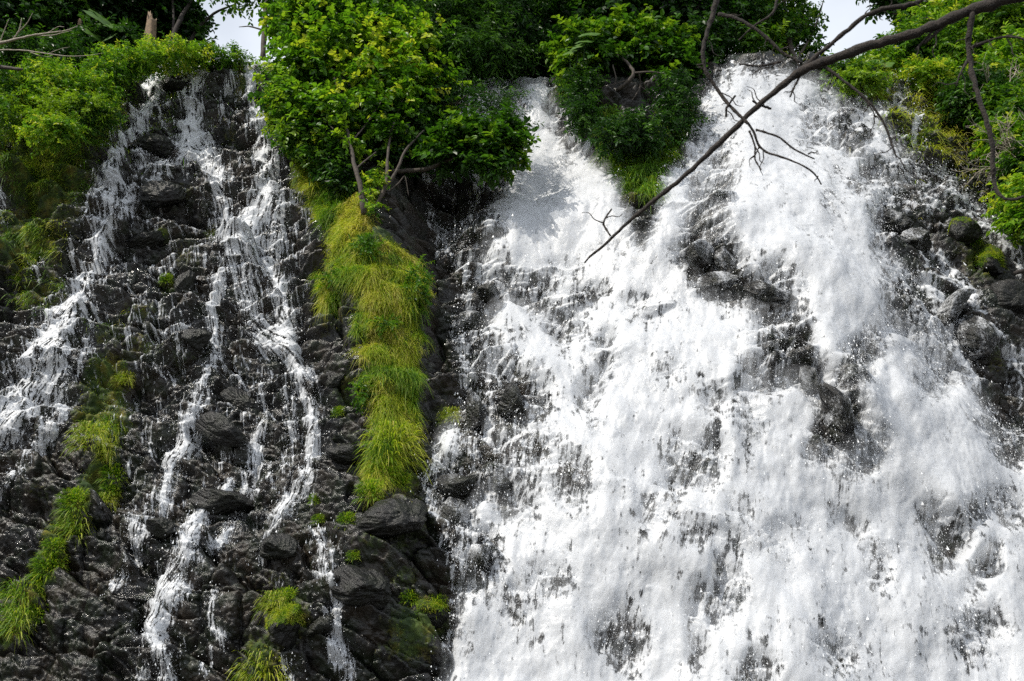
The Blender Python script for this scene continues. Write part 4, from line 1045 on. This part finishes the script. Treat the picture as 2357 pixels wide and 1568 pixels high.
# deeper trees of the wood, seen as dark foliage between the nearer ones
def wood_tree(seed):
    g = np.random.default_rng(seed)
    B = [(g.normal(0, 0.7), g.normal(0, 0.7), z, 1.5 + .8 * g.random(), 1.5 + .8 * g.random(), 1.1 + .6 * g.random()) for z in np.linspace(2.2, 9.5, 9)]
    v, f, t = crown(B, 15000, 0.26, seed=seed, tint=(0.35, 0.22), shell=0.45)
    tb = Geo(); tb.tube([(0, 0, -.5), (.1, 0, 3), (-.1, .1, 6), (0, 0, 9.5)], [.19, .16, .11, .04], 8, 0.05, seed)
    return v, f, t, tb
wood_src = [wood_tree(700 + k) for k in range(3)]
first = {}
def tz(x, y):
    j = int(np.argmin(np.abs(sv * 18 - x)))
    return float(np.interp(y, Yg[:, j], Zg[:, j]))
k = 0
for (px, Y, lab) in [(20, 33, "leafmost"), (170, 35, ""), (255, 35, ""), (850, 33, ""), (930, 36, ""), (1010, 33, ""), (1130, 35, ""), (1250, 33.5, ""), (1370, 35, ""), (1480, 33, ""), (1590, 35.5, ""), (1620, 33.5, ""), (2290, 35, ""), (2330, 33, ""), (-80, 36, ""), (2440, 36, ""), (1080, 39, ""), (1430, 39.5, ""), (880, 40, ""), (1640, 40, ""), (100, 39, "")]:
    c = wp(px, 120, Y); z = tz(c[0], Y)
    kind = k % 3
    if kind not in first:
        v, f, t, tb = wood_src[kind]
        r = empty("forest_tree", (0, 0, 0), "dark tree of the wood behind the clifftop, deep in shade", "tree", "trees of the wood behind the clifftop")
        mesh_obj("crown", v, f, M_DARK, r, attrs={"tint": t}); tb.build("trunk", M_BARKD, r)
        first[kind] = r
    else:
        r = first[kind].copy(); S.collection.objects.link(r)
        for ch in first[kind].children:
            d = ch.copy(); S.collection.objects.link(d); d.parent = r
    r.location = (c[0], Y, z - 0.2); r.rotation_euler = (0, 0, random.uniform(0, 6.28))
    s_ = random.uniform(0.9, 1.15); r.scale = (s_, s_, s_)
    k += 1

# ------------------------------------------------------------------ stump, dead wood, big-leaved plants
P0 = wp(338, 118, 28.9)
root = empty("tree_stump", P0, "thick broken tree stump with a jagged pale top on the left clifftop", "stump")
g = Geo()
n_, sides = 14, 18
hgt = mpp(P0) * 92
vv = []
for i in range(n_):
    u = i / (n_ - 1)
    for j in range(sides):
        a = j / sides * 2 * math.pi
        jag = (0.16 * math.sin(3 * a + 1) + 0.10 * math.sin(7 * a) - 0.18 * math.cos(a)) if i == n_ - 1 else 0.0
        r = (0.21 - 0.055 * u + 0.10 * (1 - u) ** 4) * (1 + 0.09 * math.sin(5 * a + u * 2) + 0.05 * math.sin(9 * a))
        vv.append((r * math.cos(a) + 0.03 * math.sin(3 * u), r * math.sin(a), hgt * u + jag))
vv.append((0.02, 0, hgt - 0.22))
ff = [(i * sides + j, i * sides + (j + 1) % sides, (i + 1) * sides + (j + 1) % sides, (i + 1) * sides + j) for i in range(n_ - 1) for j in range(sides)]
tt = [((n_ - 1) * sides + j, (n_ - 1) * sides + (j + 1) % sides, n_ * sides) for j in range(sides)]
mesh_obj("trunk", np.array(vv), [np.array(ff), np.array(tt)], M_STUMP, root, True)
P0 = wp(186, 108, 29.0)
root = empty("tree_stump", P0, "thin snapped brown stem standing left of the thick broken stump", "stump")
g = Geo(); g.tube([wp(187, 112, 29.0), wp(186, 80, 29.0), wp(184, 46, 29.0)], [.10, .085, .07], 9, 0.06, 3)
g.build("trunk", M_STUMP, root, off=P0)

def twiggy(g, p, d, length, rad, depth, r_, spread=0.55, drop=0.0):
    n = 5; pts = [np.array(p)]; d = unit(np.array(d, float))
    for i in range(n):
        d = unit(d + r_.normal(0, 0.16, 3) + np.array([0, 0, -drop]))
        pts.append(pts[-1] + d * length / n)
    g.tube(pts, np.linspace(rad, rad * 0.5, n + 1), 5 if depth < 2 else 6, 0.05, int(r_.integers(1e6)))
    if depth > 0:
        for i in range(1, n + 1):
            for q in range(1 if i < n else 2):
                nd = unit(d + r_.normal(0, spread, 3))
                twiggy(g, pts[i], nd, length * r_.uniform(0.45, 0.7), rad * 0.55, depth - 1, r_, spread, drop)

for lab, (px, py), dirs, ln, sd_ in [
    ("bleached bare twigs of a dead shrub low on the right bank", (2350, 436), [(-.9, -.25, .28), (-.7, -.3, .65), (-.3, -.3, .9), (-.95, -.3, -.05), (-.5, -.5, .4)], 1.35, 5),
    ("smaller bleached dead twigs above the others on the right bank", (2290, 300), [(-.8, -.3, .1), (-.6, -.3, .5), (-.2, -.4, .8)], 0.9, 9)]:
    P, nn = spot(px, py)
    r_ = np.random.default_rng(sd_)
    root = empty("dead_shrub", P, lab, "dead shrub", "bleached dead shrubs on the right bank")
    for dd in dirs:
        g = Geo(); twiggy(g, P + nn * 1.0, dd, ln, 0.026, 2, r_, 0.5)
        g.build("branch", M_PALE, root, off=P)

# bare grey boughs reaching in at the left edge
for lab, paths, sd_ in [
    ("bare grey forked branch reaching in from the left edge", [[(-60,112,.055),(0,100,.05),(30,92,.045),(70,82,.035),(110,76,.028),(150,72,.02),(178,60,.01)], [(30,92,.03),(45,70,.022),(50,42,.012)], [(70,82,.022),(120,82,.018),(165,70,.008)], [(45,72,.02),(62,55,.012),(75,30,.007)], [(0,98,.02),(10,70,.014),(20,45,.008)], [(110,76,.016),(135,60,.01),(148,62,.006)]], 3),
    ("long thin grey twig below the forked branch at the left edge", [[(-60,125,.03),(0,114,.026),(60,116,.022),(110,124,.018),(160,130,.014),(205,128,.010),(238,122,.006)], [(110,124,.012),(140,112,.008),(160,108,.005)], [(60,116,.012),(90,128,.008),(120,132,.005)]], 4),
    ("short broken grey log poking out at the left edge", [[(-50,150,.07),(10,155,.06),(52,160,.04)]], 6)]:
    base = wp(*paths[0][0][:2], 25.2)
    root = empty("dead_branch", base, lab, "branch", "bare grey branches at the left edge")
    for k, pth in enumerate(paths):
        g = Geo(); g.tube([wp(a, b, 25.2 - 0.15 * q) for q, (a, b, c) in enumerate(pth)], [c for *_, c in pth], 7, 0.10, sd_ * 9 + k)
        g.build("branch" if k == 0 else "twig", M_PALE if sd_ != 6 else M_BARK, root, off=base)

# butterbur: big round scalloped leaves on stalks
def big_leaf(g, c, nrm_, rad, seed):
    r_ = np.random.default_rng(seed); n = 18
    nrm_ = unit(np.array(nrm_, float)); a = unit(np.cross(nrm_, [0.2, 0.3, 1])); b = np.cross(nrm_, a)
    th = np.linspace(0.3, 2 * math.pi - 0.3, n)
    rr = rad * (1 + 0.10 * np.sin(th * 6) + r_.normal(0, 0.03, n))
    mid = c + 0.55 * rr[:, None] * (np.cos(th)[:, None] * a + np.sin(th)[:, None] * b) + nrm_ * 0.06 * rad
    rim = c + rr[:, None] * (np.cos(th)[:, None] * a + np.sin(th)[:, None] * b) - nrm_ * (0.10 * rad + 0.07 * rad * np.sin(th * 3))[:, None]
    v = np.concatenate([[c - nrm_ * 0.08 * rad], mid, rim])
    q = [(1 + i, 1 + n + i, 2 + n + i, 2 + i) for i in range(n - 1)]
    t = [(0, 1 + i, 2 + i) for i in range(n - 1)]
    g.add(v, q, t)
M_BIG = NT("butterbur_leaf")
_c = M_BIG.ramp(M_BIG.noise(5.0, 3.0), [(0.3, (0.045, 0.12, 0.014)), (0.7, (0.095, 0.19, 0.022))])
_tl = M_BIG.node("ShaderNodeBsdfTranslucent"); M_BIG.link(_c, _tl.inputs["Color"])
_mx = M_BIG.node("ShaderNodeMixShader"); _mx.inputs[0].default_value = 0.3
M_BIG.link(M_BIG.principled(_c, 0.5), _mx.inputs[1]); M_BIG.link(_tl.outputs[0], _mx.inputs[2]); M_BIG.link(_mx.outputs[0], M_BIG.out.inputs[0])
M_BIG = M_BIG.m
for lab, leaves, Yb, sd_ in [
    ("big round butterbur leaves right of the crest of the big chute", [(1895,178,34),(1930,165,38),(1960,150,40),(1995,142,34),(1950,185,34),(1985,172,36),(2025,150,30),(1905,150,26),(2015,175,26),(1925,195,26)], 27.6, 1),
    ("pair of large pale leaves on the left top of the ridge shrub", [(1330,105,20),(1355,78,24),(1345,95,22),(1310,120,16)], 26.0, 2),
    ("large dark leaves in the shade of the left bank", [(230,40,34),(260,60,30),(215,75,30),(250,90,26),(110,140,24),(90,150,20)], 28.2, 3)]:
    r_ = np.random.default_rng(sd_ + 60)
    base = wp(leaves[0][0], leaves[0][1] + 40, Yb + .1)
    root = empty("butterbur_plant", base, lab, "plant", "large-leaved plants on the clifftop")
    for q, (a, b, rr) in enumerate(leaves):
        c = wp(a, b, Yb - 0.35 * r_.random()); m = mpp(c)
        g = Geo(); big_leaf(g, c, (r_.normal(0, .3), -0.5 - .3 * r_.random(), .75), rr * m, q + sd_ * 30)
        g.build("leaf", M_BIG, root, off=base)
        foot = c + np.array([r_.normal(0, .08), 0.15, -0.55])
        g = Geo(); g.tube([foot, (foot + c) / 2 + np.array([0, .05, 0]), c], [.016, .013, .01], 5)
        g.build("stalk", M_MID, root, off=base)

# ------------------------------------------------------------------ the near branch hanging across the view
BR = [(2480,-50,27),(2400,-22,25),(2310,0,23),(2230,24,22),(2160,55,20),(2100,78,20),(2000,106,19),(1900,140,17),(1835,166,16),(1805,192,13),(1745,243,11),(1700,285,11),(1640,345,10),(1590,392,9),(1520,450,8),(1470,490,7),(1420,535,6),(1382,573,5),(1357,588,4),(1345,605,3)]
TW = [[(1838,162,9),(1880,125,9),(1940,76,9),(1990,38,10),(2040,22,10),(2085,14,9),(2130,-8,8),(2170,-40,8)],
      [(1660,-40,11),(1642,30,10),(1625,80,8),(1614,130,7),(1624,168,7),(1650,198,7),(1672,232,6),(1702,272,6),(1722,290,5),(1738,310,5),(1748,335,5),(1766,350,4),(1800,366,4),(1850,386,3),(1880,402,3),(1892,420,2)],
      [(1655,28,8),(1690,40,8),(1722,62,7),(1760,85,6),(1800,116,5),(1845,140,5)], [(1700,92,3),(1735,62,4),(1780,34,4),(1792,-20,5)], [(1738,302,4),(1790,318,3.5),(1830,345,3),(1876,361,2)], [(1722,306,4),(1738,336,3),(1738,364,3),(1753,389,2)],
      [(2236,30,12),(2230,90,10),(2236,150,9),(2242,200,9),(2260,270,9),(2284,330,9),(2290,380,8),(2290,430,7),(2308,468,6),(2352,456,5),(2430,440,4)], [(2236,108,6),(2268,92,5),(2300,86,4),(2346,92,4),(2392,120,3)], [(2232,128,6),(2216,158,4),(2205,175,3),(2198,200,2)],
      [(1898,150,6),(1950,198,5),(2000,240,4),(2040,290,4),(2056,330,3),(2063,362,2)], [(1978,222,2.5),(2000,250,2),(2016,272,1.5)], [(1690,225,4),(1670,250,4),(1672,264,3)], [(1404,545,3),(1386,510,4),(1408,478,3)], [(1798,140,4),(1750,148,4),(1702,147,3)], [(1776,245,5),(1742,238,4),(1730,236,3)], [(1842,172,5),(1825,205,4),(1815,228,3)], [(2290,-6,7),(2240,20,6),(2180,52,6),(2130,95,5)], [(1602,155,3),(1620,150,4)], [(2330,632,7),(2356,622,9),(2440,600,12)], [(2165,50,5),(2110,110,4)]]
def br_pt(px, py):
    Y = 4.6 + 0.0006 * (px - 1345) * -1 + 0.0004 * py
    return wp(px, py, Y)
base = br_pt(2480, -50)
g = Geo(); g.tube([br_pt(a, b) for a, b, c in BR], [0.60 * c * mpp(br_pt(a, b)) for a, b, c in BR], 12, 0.10, 77)
branch = g.build("near_branch", M_BARKD, off=base); branch.location = base
tag(branch, "dark bare tree branch hanging diagonally across the view close to the camera", "branch")
for k, tw in enumerate(TW):
    g = Geo(); g.tube([br_pt(a, b) + np.array([0, 0.02 * math.sin(i * 1.3 + k), 0]) for i, (a, b, c) in enumerate(tw)], [(0.35 + 0.58 * c) * mpp(br_pt(a, b)) for a, b, c in tw], 8, 0.12, 500 + k)
    r_ = np.random.default_rng(900 + k)
    for q in range(2 if len(tw) < 5 else 5):        # fine side twigs
        i = int(r_.integers(1, len(tw))); (a0, b0, c0), (a1, b1, c1) = tw[i - 1], tw[i]
        u = r_.random(); a, b = a0 + (a1 - a0) * u, b0 + (b1 - b0) * u
        an = math.atan2(b1 - b0, a1 - a0) + r_.choice([-1, 1]) * r_.uniform(0.5, 1.1); ln = r_.uniform(14, 62)
        pp = [(a, b), (a + ln * .4 * math.cos(an), b + ln * .4 * math.sin(an)), (a + ln * .75 * math.cos(an + .3), b + ln * .75 * math.sin(an + .3)), (a + ln * math.cos(an + .1), b + ln * math.sin(an + .1))]
        g.tube([br_pt(*p) for p in pp], [w * mpp(base) for w in (1.7, 1.4, 1.1, 0.7)], 6, 0.12, 700 + k * 9 + q)
    g.build("twig", M_BARKD, branch, off=base)

# ------------------------------------------------------------------ ground before the falls
gv = np.array([[-900, -900, 0], [900, -900, 0], [900, 900, 0], [-900, 900, 0]], float)
gm = mat_simple("earth", (0.05, 0.045, 0.035), 0.9, 0.4, 3.0)
tag(mesh_obj("ground", gv, np.array([[0, 1, 2, 3]]), gm), "dark ground before the falls", kind="structure")
# ------------------------------------------------------------------ single boulders standing out of the face
import bmesh
def ico(sub):
    bm = bmesh.new(); bmesh.ops.create_icosphere(bm, subdivisions=sub, radius=1.0)
    v = np.array([x.co[:] for x in bm.verts]); f = np.array([[x.index for x in q.verts] for q in bm.faces]); bm.free()
    return v, f
ICO_V, ICO_F = ico(6)
FILM_V, FILM_F = ico(5)
def wet_here(px, py):
    q = np.hypot(PX[::6, ::6] - px, PY[::6, ::6] - py) < 60
    return float(main[::6, ::6][q].mean()) if q.any() else 0.0

def boulder(px, py, rx, ry, rot, mossy, label, out=0.12, seed=0):
    P, nn = spot(px, py); m = mpp(P)
    r_ = np.random.default_rng(seed)
    pl = unit(r_.normal(0, 1, (11, 3)) * np.array([1, 1, 1.2])); h = 0.52 + 0.46 * r_.random(11)
    c, s_ = math.cos(rot), math.sin(rot)
    def shape(d, grow):
        q = d @ pl.T
        lim = np.where(q > 0.05, h / np.maximum(q, 0.05), 9.0)
        R = -np.log(np.exp(-lim * 30).sum(1) + math.exp(-1.08 * 30)) / 30
        a, b = d[:, 0] * 2.6 + d[:, 1] * 1.7 + seed, d[:, 2] * 2.6 - d[:, 1] * 2.1
        R = R + 0.11 * fbm(a, b, seed, 5, 0.55) - 0.05 * np.exp(-np.abs(fbm(a * 1.6, b * 1.6, seed + 2, 3)) / 0.06) + grow
        v = d * R[:, None]
        v[:, 0] *= rx * m * 1.15; v[:, 2] *= ry * m * 1.3; v[:, 1] *= 0.55 * (rx + ry) * m
        x, z = v[:, 0].copy(), v[:, 2].copy()
        v[:, 0] = x * c + z * s_; v[:, 2] = -x * s_ + z * c
        return v
    d = ICO_V; v = shape(d, 0.0)
    mo = np.clip(mossy * (0.35 + 0.75 * d[:, 2] + 0.6 * fbm(d[:, 0] * 2 + seed, d[:, 2] * 2 + d[:, 1], seed + 3, 3)), 0, 1)
    o = mesh_obj("boulder", v, ICO_F, M_BOULDER, smooth=True, attrs={"moss": mo})
    o.location = P + nn * (out * 0.7 - 0.13) * (rx + ry) * 0.5 * m
    if mossy >= 0.5:                    # a nap of moss on the upper side
        w = (mo > 0.36).astype(float) * (d[:, 1] < 0.3); nb = int(2600 * min(1.5, mossy) * rx * ry / 1300.0)
        if w.sum() > 0:
            q = r_.choice(len(w), nb, p=w / w.sum())
            bv, bf, bt = blades(v[q], unit(d[q] + np.array([0, -.2, .2])), 0.03 + 0.05 * r_.random(nb), np.full(nb, 0.006), np.clip(0.52 + 0.5 * fbm(d[q, 0] * 3, d[q, 2] * 3, seed, 2) + r_.normal(0, .12, nb), 0, 1), seed, 0.5, 0.6, 0.3)
            mesh_obj("moss", bv, bf, M_GRASS, o, attrs={"tint": bt})
    k = wet_here(px, py)
    if k > 0.08 and mossy < 0.5:        # water running thinly over the stone
        d = FILM_V; w = shape(d, 0.03)
        f = 0.9 * fbm(w[:, 0] * 4 + seed, w[:, 2] * 2.2, seed + 4, 3, 0.6) + r_.normal(0, 0.16, len(d))
        f = np.clip(k * 0.17 + f * 0.75 + 0.10 * d[:, 2], 0, 1)
        mesh_obj("water_film", w, FILM_F, M_FOAM, o, True, attrs={"foam": f})
    return tag(o, label, "boulder", "boulders in and beside the falls")
for k, a in enumerate([
  (1604,592,36,28,0,0.1,"misty grey boulder, left one of the touching pair at the foot of the big chute",.5), (1663,612,36,32,0.1,0.25,"rounded dark boulder, right one of the touching pair at the foot of the big chute",.55), (1652,655,40,24,0.2,0.1,"low wet boulder directly under the touching pair at the foot of the big chute",.5),
  (1768,684,52,24,0.3,0.1,"wide boulder with foam pouring over it, right of the touching pair",.45), (1122,682,22,20,0,0,"small round boulder ringed by foam high on the left of the broad waterfall",.5), (1085,748,40,22,0,0.05,"humped boulder framed by two bright runnels on the left edge of the broad waterfall",.4),
  (1172,938,34,36,0,0.05,"big dark boulder with a black hollow inside the left part of the broad waterfall",.5), (1094,945,22,42,-.1,0.1,"tall narrow boulder left of the one with the black hollow",.5), (1052,1118,40,28,0.1,0.15,"angular boulder splitting the runnel at the left edge of the broad waterfall",.5), (1045,1195,34,36,0,0.3,"greenish boulder under the angular one that splits the left runnel",.45),
  (1150,1110,18,30,0,0.1,"slim upright boulder in the foam right of the angular boulder that splits the runnel",.5), (1862,882,18,34,-.2,0.05,"small pointed boulder in the middle of the right half of the broad waterfall",.6), (1925,972,32,72,-.42,0.1,"long steep brownish boulder slanting through the middle of the right-hand water",.55), (1962,330,20,20,0,0.05,"small dark boulder high in the right side of the big chute",.5),
  (2058,516,38,22,0,0.2,"dark boulder at the left end of the rocks on the right side",.4), (2108,556,36,24,.2,0.1,"square dark boulder with thin water over it, among the rocks on the right side",.4), (2205,545,42,34,-.2,0.5,"large greenish boulder on the right side below the dead twigs",.35), (2272,610,34,36,0,1.3,"mossy green boulder on the right side between two bright runnels",.4), (2185,705,58,24,-.75,0.15,"long dark rock ridge under the bright runnel on the right side",.35), (2245,780,36,44,-.4,0.15,"bulky dark boulder at the lower end of the long rock ridge on the right",.35), (2320,690,40,40,-.3,0.15,"brownish dark boulder near the right edge below the mossy green one",.3),
  (402,204,26,18,0,0.1,"black boulder between the tops of the two leftmost thin falls",.3), (345,338,46,20,0.1,0.05,"shiny black boulder on the ledge under the leftmost thin fall",.3), (378,452,44,30,.1,0.1,"cluster-topping black block in the middle of the left cliff, below the shiny boulder",.2), (345,556,44,24,0,0.35,"mossy topped block on the left cliff beside the leftmost thin fall",.2), (508,988,58,30,.45,0.12,"long smooth slab leaning between two thin falls on the left cliff",.3), (560,925,44,26,.4,0.15,"grey slab just above the long smooth leaning slab",.3),
  (452,778,34,24,.2,0.05,"dark block right of the forked trickle in the middle of the left cliff",.2), (640,1268,38,26,.1,0.05,"angular black boulder under the end of the right thin fall",.3), (515,1152,64,26,.1,0.05,"wide dark boulder with a short spout pouring off its left end",.25), (772,874,24,22,-.3,0,"reddish brown rock at the left side of the grassy spine",.2), (432,662,24,34,-.1,0.25,"pale tilted block with a flat face in the middle of the left cliff",.2), (905,1195,84,36,-.1,0.25,"large rounded rock shelf under the foot of the grassy spine",.15), (736,1440,34,28,0,0.05,"grey rounded boulder right of the mossy boulder near the bottom",.3), (655,1432,36,44,.1,1.5,"mossy yellow-green boulder near the bottom of the left cliff",.35), (800,1040,44,20,.1,0.1,"flat dark slab left of the foot of the grassy spine",.2), (378,1212,40,18,.1,0.05,"flat wet boulder beside the lower middle thin fall",.25), (995,1408,52,28,-.1,0.8,"moss-streaked rock on the left shore of the broad waterfall near the bottom",.15), (850,1345,80,36,.1,0.2,"broad dark rounded rock left of the broad waterfall near the bottom",.15), (1100,1290,22,36,.1,0.1,"glossy upright boulder among foam near the lower left of the broad waterfall",.5)]):
    boulder(*a[:7], out=a[7], seed=k * 7 + 3)
